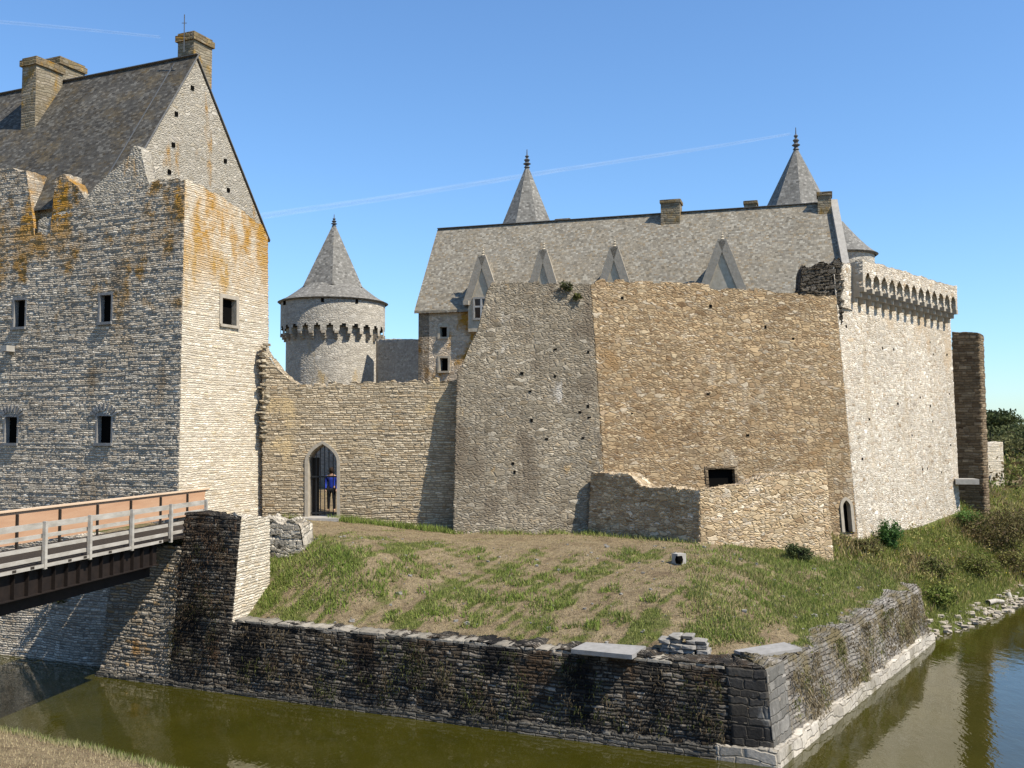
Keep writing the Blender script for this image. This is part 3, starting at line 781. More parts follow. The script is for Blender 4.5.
# water
wm, t, b, out = new_mat('moat_water')
pos = t.n('ShaderNodeNewGeometry').outputs['Position']
n1 = t.noise(pos, .5, 4, .6)
t.nt.links.new(t.ramp(n1, [(.3, (.026, .0245, .0022)), (.7, (.038, .034, .004))]), b.inputs['Base Color'])
b.inputs['Roughness'].default_value = .03; b.inputs['IOR'].default_value = 1.58; b.inputs['Specular IOR Level'].default_value = .5
vs = t.n('ShaderNodeVectorMath', {0: pos, 1: (1.0, .45, 1)}, operation='MULTIPLY').outputs[0]
h = t.m('ADD', t.noise(vs, 3.0, 3, .5), t.m('MULTIPLY', t.noise(vs, 11., 2, .5), .3))
bp = t.n('ShaderNodeBump', {'Height': h, 'Strength': .16, 'Distance': .05})
t.nt.links.new(bp.outputs[0], b.inputs['Normal'])
MAT['water'] = wm
o = mesh_obj('moat_water', [(-90, 5, 0), (260, 5, 0), (260, 300, 0), (-90, 300, 0)], [[0, 1, 2, 3]], 'water'); tag(o, kind='structure')

# ------------------------------------------------------------------ 1. gatehouse (left)
cor = P(178, 505, 34.0); corT = P(185, 180, 34.3)
LT = nrm([.41, .91]); D3 = np.array([*DV, 0]); L3 = np.array([*LT, 0])
GH_ = empty('gatehouse', (cor[0], cor[1], 3.8), 'tall grey gatehouse with steep dark slate roof and lichened gable, behind the bridge', 'gatehouse')
WD = Wall(cor - D3 * 14 + (0, 0, 3.0 - cor[2]), corT - D3 * 14 + (0, 0, 0), lerp(cor, corT, (3.0 - cor[2]) / (corT[2] - cor[2])), corT)
win_d = [px_hole(WD, 14, 300, 25, 327), px_hole(WD, 100, 295, 111, 322), px_hole(WD, 5, 417, 17, 443), px_hole(WD, 97, 416, 111, 443), px_hole(WD, -75, 305, -63, 332)]
prof = px_prof(WD, [(-90, 175), (-30, 190), (-6, 172), (6, 168), (26, 170), (29, 190), (32, 212), (34, 233), (50, 234), (53, 205), (55, 178), (64, 173), (80, 190), (88, 204), (108, 203), (126, 192), (140, 182), (185, 179)])
prof[-1] = (WD.L, prof[-1][1]); prof.insert(0, (0., prof[0][1]))
build_surface('wall', WD, 'shaded_stone', GH_, 3.0, prof, win_d, thick=1.1, res=.06, jag=.05, jagw=.28, seed=1, mitre=(0, 1))
for i, h in enumerate(win_d[:4]):
    window(WD, h, GH_, 'dressed_dark', depth=.2, arch_stones=(i >= 2), seed=i, fw=.09, proud=.012)
m = MB(); m.box(WD.pos(*WD.inv(12, 349)) + WD.n * .12, (.32, .5, .22), ax=WD.t); m.build('corbel_stone', 'dressed', GH_)
cl = lerp(cor, corT, (3.0 - cor[2]) / (corT[2] - cor[2]))
farL = P(270, 515, 38.5); farH = P(268, 237, 38.5)
WL = Wall(cl, corT, farL, farH)
win_l = [px_hole(WL, 222, 299, 236, 325)]
prof = px_prof(WL, [(185, 180), (205, 188), (225, 199), (245, 212), (262, 226), (268, 237)])
prof[0] = (0., prof[0][1]); prof[-1] = (WL.L, prof[-1][1])
build_surface('wall', WL, 'lit_stone', GH_, 3.0, prof, win_l, thick=1.0, res=.05, jag=.035, jagw=.3, seed=2, mitre=(1, 0))
window(WL, win_l[0], GH_, 'dressed_warm', depth=.2, fw=.15, seed=9, proud=.03)
# rear return and wall-walk of the block
m = MB()
m.prism([farL + (0, 0, -.8) - L3 * .5, farL + (0, 0, -.8) - L3 * .5 - D3 * 13, farH - L3 * .5 - D3 * 13 + (0, 0, -1), farH - L3 * .5 + (0, 0, -1)], -L3 * .5)
m.build('wall', 'shaded_stone', GH_)
zt = 14.2
m = MB(); m.add([np.array([*(cor - D3 * 13)[:2], zt]) + L3 * .5, np.array([*cor[:2], zt]) + L3 * .5 - D3 * .6, np.array([*farL[:2], zt]) - D3 * .6 - L3 * .5, np.array([*(farL - D3 * 13)[:2], zt]) - L3 * .5], [[0, 1, 2, 3]])
m.build('walk_cover', 'shaded_stone', GH_, recalc=False)
# gabled house set back
KB = 3.6
gp = lambda a, k, z: np.array([*(cor[:2] + np.array(LT) * a - DV * k), z])
ZE, ZR = 15.85, 22.2
A0_, A1_, AM = .6, 9.05, 4.5
Wg = Wall(gp(A0_, KB, 3.), gp(A0_, KB, ZE), gp(A1_, KB, 3.), gp(A1_, KB, ZE)); Wg.n = D3
build_surface('gable', Wg, 'gable_stone', GH_, 3.0, [(0, ZE - .02), (AM - A0_, ZR), (A1_ - A0_, ZE - .02)], (), thick=.7, res=.12, jag=0)
m = MB(); m.prism([gp(A1_ - .02, KB + .05, 3.), gp(A1_ - .02, 17, 3.), gp(A1_ - .02, 17, ZE - .05), gp(A1_ - .02, KB + .05, ZE - .05)], -L3 * .5); m.build('wall', 'gable_stone', GH_)
put_h = MB()
for (u, v) in [(176, 114), (173, 145), (169, 172), (192, 88), (225, 161), (228, 190)]:
    q = PP(u, v, gp(0, KB, 0), D3); put_h.box(q - D3 * .03, (.17, .14, .17), ax=L3)
oo = put_h.build('putlog_hole', 'opening', GH_); oo['kind'] = 'stuff'
Wf = Wall(gp(A0_ + .02, 17, 3.), gp(A0_ + .02, 17, ZE), gp(A0_ + .02, KB, 3.), gp(A0_ + .02, KB, ZE))
build_surface('wall', Wf, 'gable_stone', GH_, 10.0, [(0, ZE - .05), (Wf.L, ZE - .05)], (), thick=.6, res=.25, jag=0, seed=3)
def roof_slab(a_e, a_r, k0, k1, mat, over=.25, th=.07, zoff=.03):
    sg = -1 if a_e < a_r else 1
    sl = (ZR - ZE) / abs(a_r - a_e)
    ze = ZE - sl * over + zoff; e = a_e + sg * over
    Vr = [gp(e, k1, ze), gp(e, k0, ze), gp(a_r, k0, ZR + zoff), gp(a_r, k1, ZR + zoff)]
    mm = MB(); mm.prism(Vr, (0, 0, th)); return mm.build('roof', mat, GH_)
rf = roof_slab(A0_, AM, KB - .12, 22, 'slate_dark'); roof_slab(A1_, AM, KB - .05, 22, 'slate_dark')
m = MB()
for a_e, a_r in ((A0_, AM), (A1_, AM)):
    sg = -1 if a_e < a_r else 1; sl = (ZR - ZE) / abs(a_r - a_e)
    kv_ = KB - (.12 if sg < 0 else .05)
    m.bar(gp(a_e + sg * .25, kv_, ZE - sl * .25 + .10), gp(a_r, kv_, ZR + .10), .05, .03)
m.bar(gp(AM, KB - .13, ZR + .14), gp(AM, 22, ZR + .14), .20, .03)
m.build('ridge_flashing', 'ridge', GH_)
sl = (ZR - ZE) / (AM - A0_)
m = MB(); m.bar(gp(A0_ + .4, KB + .95, ZE + sl * .4 + .19), gp(AM - .2, KB + .95, ZR - sl * .2 + .19), .03, .03); m.build('lightning_cable', 'lead', GH_)
def chimney(a0, a1, k0, k1, zb, zt, mat='lit_stone'):
    c = (gp(a0, k0, 0) + gp(a1, k1, 0)) / 2
    mm = MB(); mm.box([c[0], c[1], (zb + zt) / 2], (a1 - a0, k1 - k0, zt - zb), ax=L3)
    o = mm.build('chimney', mat, GH_)
    mm = MB(); mm.box([c[0], c[1], zt - .14], (a1 - a0 + .16, k1 - k0 + .16, .26), ax=L3); mm.box([c[0], c[1], zt + .045], (a1 - a0 + .02, k1 - k0 + .02, .10), ax=L3)
    mm.build('chimney_cap', 'chimney_lichen', o); return o
MAT['chimney_lichen'] = masonry('chimney_lichen_stone', [(.24, .19, .11), (.34, .25, .12), (.20, .15, .09), (.38, .32, .22)], length=.3, height=.14, mortar=(.16, .12, .07), disp=.02, bump_only=True, stains=[(ORANGE, 1.6, .52, .66, None, 1)])
MAT['chimney_stone'] = masonry('chimney_stone', [(.24, .20, .13), (.36, .31, .22), (.30, .25, .17), (.42, .36, .27)], length=.3, height=.12, mortar=(.24, .19, .12), disp=.02, bump_only=True, stains=[((.33, .20, .05), .9, .52, .64, None, .6)])
# gable chimney, then the two further along the ridge
def solve_k(a, u, z):
    lo, hi = 3.6, 30
    for _ in range(50):
        mid = (lo + hi) / 2
        if proj(gp(a, mid, z))[0] > u: lo = mid
        else: hi = mid
    return lo
k1 = solve_k(5.05, 178, 23.5)
k0 = solve_k(5.05, 194, 23.5)
chimney(5.05, 6.15, max(k0, KB + .02), k1, 18.5, 7 + (434 - 33) / F * (gp(5.05, k0, 0)[1]) + .3, 'chimney_stone')
ka0 = solve_k(3.0, 36, 22); ka1 = solve_k(3.0, 22, 22)
za = 7 + (434 - 60) / F * gp(3.0, ka0, 0)[1]
chimney(3.0, 4.35, ka0, ka1, 17.5, za + .35, 'chimney_stone')
kb0 = solve_k(7.0, 84, 22); kb1 = solve_k(7.0, 57, 22)
chimney(5.6, 7.0, kb0, kb0 + 1.2, 19.5, 7 + (434 - 67) / F * gp(6, kb0, 0)[1] + .55, 'chimney_stone')
rt = P(184, 45, gp(5.2, k0, 0)[1] - 1.2)
m = MB(); m.bar(rt + (0, 0, -.3), rt + (0, 0, 1.25), .03, .03); m.bar(rt + (-.1, 0, .9), rt + (.1, 0, .9), .02, .02); m.build('lightning_rod', 'lead', GH_)
# stub of the broken cross wall in front of the eaves
Wst = Wall(gp(.25, 12, 3.), gp(.25, 12, 14), gp(.25, 2.6, 3.), gp(.25, 2.6, 14))
prof = px_prof(Wst, [(38, 222), (50, 216), (66, 210), (84, 200), (96, 186), (123, 163), (134, 147), (141, 147), (146, 176), (150, 186)])
build_surface('ruined_parapet', Wst, 'gable_stone', GH_, 12.5, prof, (), thick=.5, res=.09, jag=.04, seed=5)

# ------------------------------------------------------------------ 2. entrance curtain wall with gate
EW = empty('entrance_wall', P(330, 518, 37.6), 'ruined tan rubble curtain wall holding the pointed gateway between gatehouse and grey tower', 'wall')
We = Wall(P(262, 518, 37.75), P(262, 345, 37.75), P(462, 533, 37.35), P(462, 378, 37.35))
gate_h = px_hole(We, 308, 444, 337, 517, 1.3)
prof = px_prof(We, [(262, 342), (264, 348), (270, 358), (277, 368), (285, 374), (292, 380), (300, 384), (345, 384), (385, 382), (430, 380), (462, 377)])
build_surface('wall', We, 'entry_stone', EW, 2.9, prof, [gate_h], back=False, thick=.9, res=.055, jag=.05, jagw=.28, seed=6)
window(We, gate_h, EW, 'dressed_warm', depth=.9, fw=.12, sill=False, pane=None, proud=.035, fname='gateway_surround')
m = MB(); c = We.pos((gate_h[0] + gate_h[1]) / 2, gate_h[2]); m.box(c + We.n * .05 - (0, 0, .07), (1.5, 1.3, .16), ax=We.t); m.build('threshold', 'dressed', EW)
r_ = np.random.default_rng(44); m = MB()
for k in range(70):
    v = r_.uniform(343, 440); p_ = P(262 + r_.uniform(-1.5, 6) * (1 - abs(v - 390) / 90), v, 37.9); m.stone(p_ - L3 * r_.uniform(-.2, .2) + D3 * .1, (r_.uniform(.12, .28), r_.uniform(.2, .4), r_.uniform(.05, .10)), k, math.atan2(DV[1], DV[0]) + r_.normal(0, .2), .25)
oo = m.build('torn_edge', 'toothing', EW); oo['kind'] = 'stuff'
# iron grille in the gateway, right leaf closed; dark oak leaf standing open on the left
GT = empty('gate_grille', c - We.n * .35, 'black iron bar gate closing the pointed stone gateway', 'gate')
s0, s1, z0, z1, ar = gate_h
def gate_top(s):
    w = (s1 - s0) / 2; q = max(0, 1 - abs(s - (s0 + s1) / 2) / w) ** (1 / 2.3)
    return z1 - w * ar + w * ar * q
for k in range(7):
    s = lerp(s0 + .06, s1 - .06, k / 6)
    m = MB(); m.bar(We.pos(s, z0 + .04) - We.n * .35, We.pos(s, gate_top(s) - .05) - We.n * .35, .032, .032); m.build('bar', 'iron', GT)
for zz in (z0 + .12, z0 + 1.5):
    m = MB(); m.bar(We.pos(s0 + .03, zz) - We.n * .33, We.pos(s1 - .03, zz) - We.n * .33, .05, .06); m.build('rail', 'iron', GT)
m = MB(); m.box(We.pos(s0 + .11, 0) * (1, 1, 0) + (0, 0, (z0 + z1 - .5) / 2) - We.n * .55, (.26, .06, z1 - z0 - .55), ax=We.t)
oo = m.build('gate_leaf', 'oldwood', None); tag(oo, 'dark oak door leaf standing open inside the left half of the gateway', 'door')

# person in the courtyard behind the gate
def skin_mesh(name, pts, edges, rad, mat, parent, sub=2):
    me = bpy.data.meshes.new(name); ref = parent_world(parent) if parent is not None else np.asarray(pts[0])
    me.from_pydata([(np.asarray(p, float) - ref).tolist() for p in pts], edges, [])
    o = bpy.data.objects.new(name, me); COL.objects.link(o)
    if parent is not None: o.parent = parent
    else: o.location = ref.tolist()
    md = o.modifiers.new('skin', 'SKIN'); 
    for i, r_ in enumerate(rad): me.skin_vertices[0].data[i].radius = (r_ if isinstance(r_, tuple) else (r_, r_))
    me.skin_vertices[0].data[0].use_root = True
    md2 = o.modifiers.new('sub', 'SUBSURF'); md2.levels = sub; md2.render_levels = sub
    me.materials.append(MAT[mat]); return o
pp = P(331.5, 497, 40.6); pp[2] = ground_h(pp[0], pp[1])
PR = empty('person', pp, 'person in a blue jacket and black trousers standing behind the gate bars', 'person')
def q(x, y, z): return pp + np.array([x, y, z])
body = [q(0, 0, .95), q(0, 0, 1.12), q(0, -.01, 1.30), q(0, 0, 1.44), q(0, -.01, 1.53), q(0, -.02, 1.64), q(0, -.02, 1.72),
        q(-.19, 0, 1.41), q(-.25, -.02, 1.13), q(-.22, -.12, .90), q(-.21, -.17, .80),
        q(.19, 0, 1.41), q(.25, -.02, 1.13), q(.22, -.12, .90), q(.21, -.17, .80),
        q(-.10, 0, .88), q(-.11, -.02, .50), q(-.12, .02, .08), q(-.12, -.13, .04),
        q(.10, 0, .88), q(.11, -.02, .50), q(.12, .02, .08), q(.12, -.13, .04)]
be = [(0, 1), (1, 2), (2, 3), (3, 4), (4, 5), (5, 6), (3, 7), (7, 8), (8, 9), (9, 10), (3, 11), (11, 12), (12, 13), (13, 14), (0, 15), (15, 16), (16, 17), (17, 18), (0, 19), (19, 20), (20, 21), (21, 22)]
br = [(.15, .10), (.14, .10), (.16, .11), (.13, .09), .055, (.085, .10), (.07, .085), .06, .045, .035, .035, .06, .045, .035, .035, .085, .06, .045, .04, .085, .06, .045, .04]
skin_mesh('body', body, be, br, 'skin', PR)
g = 1.16
ji = [0, 1, 2, 3, 7, 8, 9, 11, 12, 13]
skin_mesh('jacket', [body[i] - (0, 0, .10 if i == 0 else 0) for i in ji], [(0, 1), (1, 2), (2, 3), (3, 4), (4, 5), (5, 6), (3, 7), (7, 8), (8, 9)],
          [tuple(k * g for k in br[i]) if isinstance(br[i], tuple) else br[i] * 1.3 for i in ji], 'blue_cloth', PR)
ti = [0, 15, 16, 17, 19, 20, 21]
skin_mesh('trousers', [body[i] for i in ti], [(0, 1), (1, 2), (2, 3), (0, 4), (4, 5), (5, 6)],
          [(.175, .13)] + [br[i] * 1.25 for i in ti[1:]], 'dark_cloth', PR)
m = MB(); m.lathe(q(0, .0, 1.60), [(.02, .20), (.085, .17), (.11, .10), (.112, .03), (.09, -.03)], 12); m.build('hair', 'hair', PR, smooth=True)

# ------------------------------------------------------------------ 3. ruined tower: grey flank, tan front, pale side with machicolation
RT = empty('ruined_tower', P(608, 535, 37.0), 'huge ruined tower with grey flank, tan rubble front, pale side and corbelled parapet', 'tower')
gAl = P(453, 532, 36.35); gAh = P(459, 283, 37.25); jl = P(608, 536, 36.65); jh = P(590, 283, 37.45)
Wgrey = Wall(gAl, gAh, jl, jh)
prof = px_prof(Wgrey, [(455, 376), (459, 372), (463, 366), (466, 359), (470, 346), (474, 338), (478, 330), (481, 318), (484, 306), (487, 294), (492, 285), (530, 282), (560, 284), (575, 287), (590, 283)])
prof[0] = (0, prof[0][1]); prof[-1] = (Wgrey.L, prof[-1][1])
build_surface('wall', Wgrey, 'grey_stone', RT, 2.6, prof, (), thick=1.2, res=.055, jag=.07, jagw=.26, seed=7, mitre=(0, 1))
put_holes(Wgrey, RT, 13, 4, (.4, 5.2), (4.6, 10.5), .10)
tBl = P(857, 530, 40.0); tBh = P(836, 297, 40.6)
Wtan = Wall(jl, jh, tBl, tBh)
hole_t = px_hole(Wtan, 708, 469, 735, 489)
door_t = px_hole(Wtan, 843, 500, 850.5, 532, 1.6)
prof = px_prof(Wtan, [(590, 283), (600, 280), (640, 282), (670, 283), (700, 285), (730, 289), (770, 291), (795, 293), (836, 296)])
prof[0] = (0, prof[0][1]); prof[-1] = (Wtan.L, prof[-1][1])
build_surface('wall', Wtan, 'tan_stone', RT, 2.2, prof, [hole_t, door_t], thick=1.3, res=.06, jag=.05, jagw=.4, seed=8, mitre=(1, 1))
window(Wtan, hole_t, RT, 'brown_stone', depth=.2, fw=.1, sill=False, proud=.03, name='recess')
window(Wtan, door_t, RT, 'dressed_warm', depth=.2, fw=.13, sill=False, proud=.06, name='doorway')
put_holes(Wtan, RT, 8, 5, (.8, 10.5), (5., 12.2), .11)
sBl = P(960, 507, 50.0); sBh = P(950, 312, 50.0)
Wside = Wall(tBl, tBh, sBl, sBh)
ztop = 13.95
slabh = None
build_surface('wall', Wside, 'pale_stone', RT, 2.2, None, (), thick=1.3, res=.08, jag=.0, seed=9, ztop=ztop, mitre=(1, 0))
put_holes(Wside, RT, 18, 6, (.6, Wside.L - .6), (4.5, 11.6), .11)
# the machicolation: parapet on arches carried by corbels
OV = .62
class Off:
    def __init__(s, W, d, z): s.W = W; s.t = W.t; s.n = W.n; s.L = W.L; s.d = d; s.z = z
    def pos(s, S, Z):
        S, Z = np.broadcast_arrays(np.asarray(S, float), np.asarray(Z, float))
        p = s.W.pos(S, np.full(S.shape, s.z)).copy(); p = p + s.n * s.d; p[..., 2] = Z; return p
    inv = Wall.inv
Wpar = Off(Wside, OV, 13.3)
s_start = Wpar.inv(863, 285)[0]; s_end = Wpar.inv(957.5, 305)[0]
NA = 13; pitch_ = (s_end - s_start - .25) / NA
zc0, zc1, za1 = 12.52, 13.12, 13.78
holes = [(s_start + .21 + k * pitch_, s_start + .02 + k * pitch_ + pitch_, zc1, za1, 1.35) for k in range(NA)]
r_ = np.random.default_rng(5)
tp = [(s_start, 14.28)] + [(s_start + (s_end - s_start) * k / 24, 14.28 + r_.normal(0, .018)) for k in range(1, 24)] + [(s_end, 14.35)]
build_surface('parapet', Wpar, 'pale_stone', RT, zc1, tp, holes, thick=.32, res=.05, jag=.014, seed=10)
def corbel(s):
    m = MB()
    for i in range(3):
        pr = OV * (i + 1) / 3 + .02; zz = zc0 + (zc1 - zc0) * (i + .5) / 3
        base = Wside.pos(s, zz) - Wside.n * .1
        m.box(base + Wside.n * ((pr + .1) / 2), (.24, pr + .1, (zc1 - zc0) / 3 - .004), ax=Wside.t)
    return m.build('corbel', 'dressed_warm', RT)
for k in range(NA + 1): corbel(s_start + .125 + k * pitch_)
m = MB(); m.prism([Wside.pos(s_start + .0, zc1) + Wside.n * 0, Wpar.pos(s_start, zc1), Wpar.pos(s_start, 14.2), Wside.pos(s_start, 14.2)], Wside.t * .25)
m.build('parapet', 'dressed_warm', RT)
m = MB(); m.prism([Wside.pos(s_start + .05, 13.84), Wside.pos(s_end - .05, 13.84), Wpar.pos(s_end - .05, 13.84) - Wside.n * .2, Wpar.pos(s_start + .05, 13.84) - Wside.n * .2], (0, 0, .1)); m.build('walk_cover', 'dressed_dark', RT)  # covering slab added above the arches to shade them inside
m = MB(); m.prism([Wside.pos(s_end - .25, zc1), Wpar.pos(s_end - .25, zc1), Wpar.pos(s_end - .25, 14.3), Wside.pos(s_end - .25, 14.3)], Wside.t * .25); m.build('parapet', 'pale_stone', RT)
# broken parapet corner above the tan front
Wrp = Wall(P(798, 300, 40.9), P(798, 262, 40.9), P(843, 300, 40.65), P(843, 262, 40.65))
prof = px_prof(Wrp, [(800, 287), (802, 268), (812, 267), (824, 265), (834, 262), (843, 262)])
build_surface('ruined_parapet', Wrp, 'rubble_shaded', RT, 11.5, prof, (), thick=1.1, res=.05, jag=.07, jagw=.2, seed=12)
qa = Wside.pos(-.02, 12.3); qb = Wside.pos(s_start * .92, 12.3)
Wcp = Wall(P(842.5, 300, 40.62), P(842.5, 262, 40.62), P(853, 300, 41.6), P(853, 262, 41.6))
build_surface('parapet', Wcp, 'pale_stone', RT, 12.2, [(0, 14.05), (Wcp.L, 14.12)], (), thick=.9, res=.06, jag=.03, seed=13)
# stone drip slab at the far foot of the pale side
c1 = P(955, 481, 50.0)
sl_ = MB(); sl_.box(c1 + Wside.n * .25 + (.15, -.1, 0), (1.1, 1.1, .26), ax=nrm([1, -.15, 0])); 
oo = sl_.build('drip_slab', 'dressed', RT)

# ------------------------------------------------------------------ 4. low enclosure wall on the grass
LW = empty('enclosure_wall', P(700, 541, 33.0), 'low broken stone enclosure wall on the grass at the foot of the tan tower front', 'wall')
WlA = Wall(P(588, 534, 36.5), P(591, 474, 36.5), P(700, 544, 33.0), P(700, 488, 33.0))
prof = px_prof(WlA, [(591, 474), (612, 474), (631, 475), (636, 481), (642, 487), (660, 488), (680, 489), (700, 490)])
build_surface('wall', WlA, 'low_stone', LW, 2.7, prof, (), thick=.7, res=.05, jag=.035, seed=14, mitre=(0, 1))
WlB = Wall(P(700, 544, 33.0), P(700, 488, 33.0), P(833, 556, 34.9), P(826, 470, 35.0))
prof = px_prof(WlB, [(700, 490), (718, 488), (735, 487), (748, 486), (752, 482), (762, 480), (766, 476), (778, 473), (800, 472), (826, 470)])
prof[0] = (0, prof[0][1]); prof[-1] = (WlB.L, prof[-1][1])
build_surface('wall', WlB, 'low_stone', LW, 2.3, prof, (), thick=.7, res=.05, jag=.03, seed=15, mitre=(1, 0))

# ------------------------------------------------------------------ 5. great hall behind
HL = empty('great_hall', (5, 50, 3.9), 'long slate-roofed residence with stone dormers and two pointed spires, rising behind the ruined tower', 'residence')
EL = np.array([-4.92, 52.1]); ER = np.array([15.47, 45.8]); RL = np.array([-4.0, 55.0]); RR = np.array([15.7, 48.7])
ze, zr = 13.65, 18.3
ht = nrm(ER - EL); hn = np.array([ht[1], -ht[0]]); 
if hn[1] > 0: hn = -hn
h3 = np.array([*ht, 0]); hn3 = np.array([*hn, 0])
v3 = lambda p, z: np.array([p[0], p[1], z])
Wh = Wall(v3(EL, 3.), v3(EL, ze), v3(ER, 3.), v3(ER, ze))
wh = [px_hole(Wh, 440, 327, 447, 337), px_hole(Wh, 440, 358, 448, 371)]
build_surface('wall', Wh, 'hall_stone', HL, 3.0, [(0, ze), (Wh.L, ze)], wh, thick=.7, res=.3, jag=0, seed=16)
for h in wh: window(Wh, h, HL, 'dressed_hall', depth=.3, fw=.12, proud=.03)
BL = EL + 2 * (RL - EL); BR = ER + 2 * (RR - ER)
def slab_roof(a, b, c, d, th=.14, mat='slate', nm='roof'):
    m = MB(); m.prism([a, b, c, d], (0, 0, th)); return m.build(nm, mat, HL)
ov = hn3 * .22 - np.array([0, 0, .34])
slab_roof(v3(EL, ze) + ov - h3 * .15, v3(ER, ze) + ov + h3 * .02, v3(RR, zr) + h3 * .02, v3(RL, zr) - h3 * .15)
slab_roof(v3(BR, ze) - hn3 * .2 - (0, 0, .3), v3(BL, ze) - hn3 * .2 - (0, 0, .3), v3(RL, zr) - h3 * .1, v3(RR, zr))
m = MB(); m.bar(v3(RL, zr + .15) - h3 * .15, v3(RR, zr + .15), .25, .03); m.build('ridge', 'ridge', HL)
for (e, r_, b_, s_) in ((EL, RL, BL, 1), (ER, RR, BR, -1)):
    m = MB(); m.prism([v3(e, 3.), v3(b_, 3.), v3(b_, ze), v3(r_, zr), v3(e, ze)], h3 * .6 * s_); m.build('gable', 'hall_stone', HL)
m = MB(); m.bar(v3(ER, ze) + hn3 * .25 + h3 * .18 + (0, 0, -.2), v3(RR, zr) + h3 * .18 + (0, 0, .16), .34, .34); m.bar(v3(BR, ze) + h3 * .18, v3(RR, zr) + h3 * .18 + (0, 0, .16), .34, .34); m.build('coping', 'dressed', HL)
def finial(parent, base, h, s=1.0, cross=True, mat='lead'):
    m = MB(); m.lathe(base, [(.10 * s, 0), (.05 * s, .12 * h), (.13 * s, .2 * h), (.05 * s, .3 * h), (.10 * s, .42 * h), (.03 * s, .52 * h), (.07 * s, .62 * h), (.018 * s, .7 * h), (.012 * s, h)], 10)
    if cross:
        m.box(base + (0, 0, .78 * h), (.34 * s, .03 * s, .03 * s))
    return m.build('finial', mat, parent)
def dormer(u, apex_v, half, wall_to=None, win=False):
    # front plane just outside the eaves wall
    p0 = v3(EL, 0) + hn3 * .25
    ap = PP(u, apex_v, p0, hn3); c = ap * (1, 1, 0)
    zk = ze + .15
    fr = [c - h3 * half + (0, 0, ze - 1.4), c + h3 * half + (0, 0, ze - 1.4), c + h3 * half + (0, 0, zk), ap, c - h3 * half + (0, 0, zk)]
    m = MB(); m.prism(fr, -hn3 * .45); d = m.build('dormer', 'dressed_hall', HL)
    m = MB()
    for sg in (-1, 1):
        a = c + h3 * sg * (half + .10) + hn3 * .06 + (0, 0, zk - .12); b2 = ap + hn3 * .06 + (0, 0, .10)
        m.bar(a - hn3 * .06, b2 - hn3 * .06, .40, .13, up=hn3)
        m.box(c + h3 * sg * (half + .08) + (0, 0, zk - .06) - hn3 * .12, (.30, .62, .22), ax=h3)
        for k in (.35, .65):
            e = lerp(a, b2, k); m.box(e + h3 * sg * .10 + (0, 0, .06) - hn3 * .1, (.13, .14, .11), ax=h3)
    m.build('coping', 'dressed_warm', d)
    m = MB(); L = 2.2
    for sg in (-1, 1):
        m.prism([c + h3 * sg * (half - .02) - hn3 * .4 + (0, 0, zk - .05), ap - hn3 * .4 + (0, 0, -.05), ap - hn3 * (.4 + L) + (0, 0, -.05), c + h3 * sg * (half - .02) - hn3 * (.4 + L) + (0, 0, zk - .05)], (0, 0, .08))
        m.prism([c + h3 * sg * (half - .05) - hn3 * .4 + (0, 0, zk - 1), c + h3 * sg * (half - .05) - hn3 * .4 + (0, 0, zk), c + h3 * sg * (half - .05) - hn3 * L + (0, 0, zk), c + h3 * sg * (half - .05) - hn3 * L + (0, 0, zk - 1)], -h3 * sg * .1)
    m.build('dormer_roof', 'slate', d)
    finial(d, ap + (0, 0, .05) - hn3 * .2, .62, .9, True, 'dressed_hall')
    if win:
        Wd = Wall(fr[0], fr[4], fr[1], fr[2])
        Wd.n = hn3
        hh = (half - .05, half + .62, 12.55, 13.75, 0) if False else (Wd.inv(475, 315)[0], Wd.inv(488, 315)[0], Wd.inv(480, 318)[1], Wd.inv(480, 299)[1], 0)
        w = window(Wd, hh, d, 'dressed', depth=-.012, fw=.10, proud=.06, pane='glass', sill=True)
        m = MB(); s_ = (hh[0] + hh[1]) / 2; z_ = (hh[2] + hh[3]) / 2
        m.box(Wd.pos(s_, z_) + hn3 * .035, (.09, .06, hh[3] - hh[2]), ax=h3); m.box(Wd.pos(s_, lerp(hh[2], hh[3], .6)) + hn3 * .033, (hh[1] - hh[0], .05, .09), ax=h3)
        m.build('mullion', 'window_bar', w)
    return d
for (u, v, hf, wn) in [(482, 258, .74, True), (543, 252, .70, False), (614, 249, .72, False), (722, 242, .88, False)]: dormer(u, v, hf, win=wn)
def hall_chimney(u0, u1, v0, k, back=0., mat='chimney_stone'):
    """k: fraction along the ridge is solved from the photo column"""
    lo, hi = 0., 1.
    for _ in range(40):
        mid = (lo + hi) / 2
        if proj(v3(lerp(RL, RR, mid), zr))[0] < (u0 + u1) / 2: lo = mid
        else: hi = mid
    c = lerp(RL, RR, lo) - hn * back; w = (u1 - u0) / F * c[1]
    zt = 7 + (434 - v0) / F * c[1]
    m = MB(); m.box([c[0], c[1], (zr - 1.5 + zt) / 2], (w, k, zt - zr + 1.5), ax=h3); o = m.build('chimney', mat, HL)
    m = MB(); m.box([c[0], c[1], zt - .1], (w + .1, k + .1, .16), ax=h3); m.build('chimney_cap', 'chimney_lichen', o)
hall_chimney(662, 681, 199, .9); hall_chimney(744, 756, 200, .8, .8); hall_chimney(818, 831, 191, .8); hall_chimney(553, 567, 218, .7, .9)
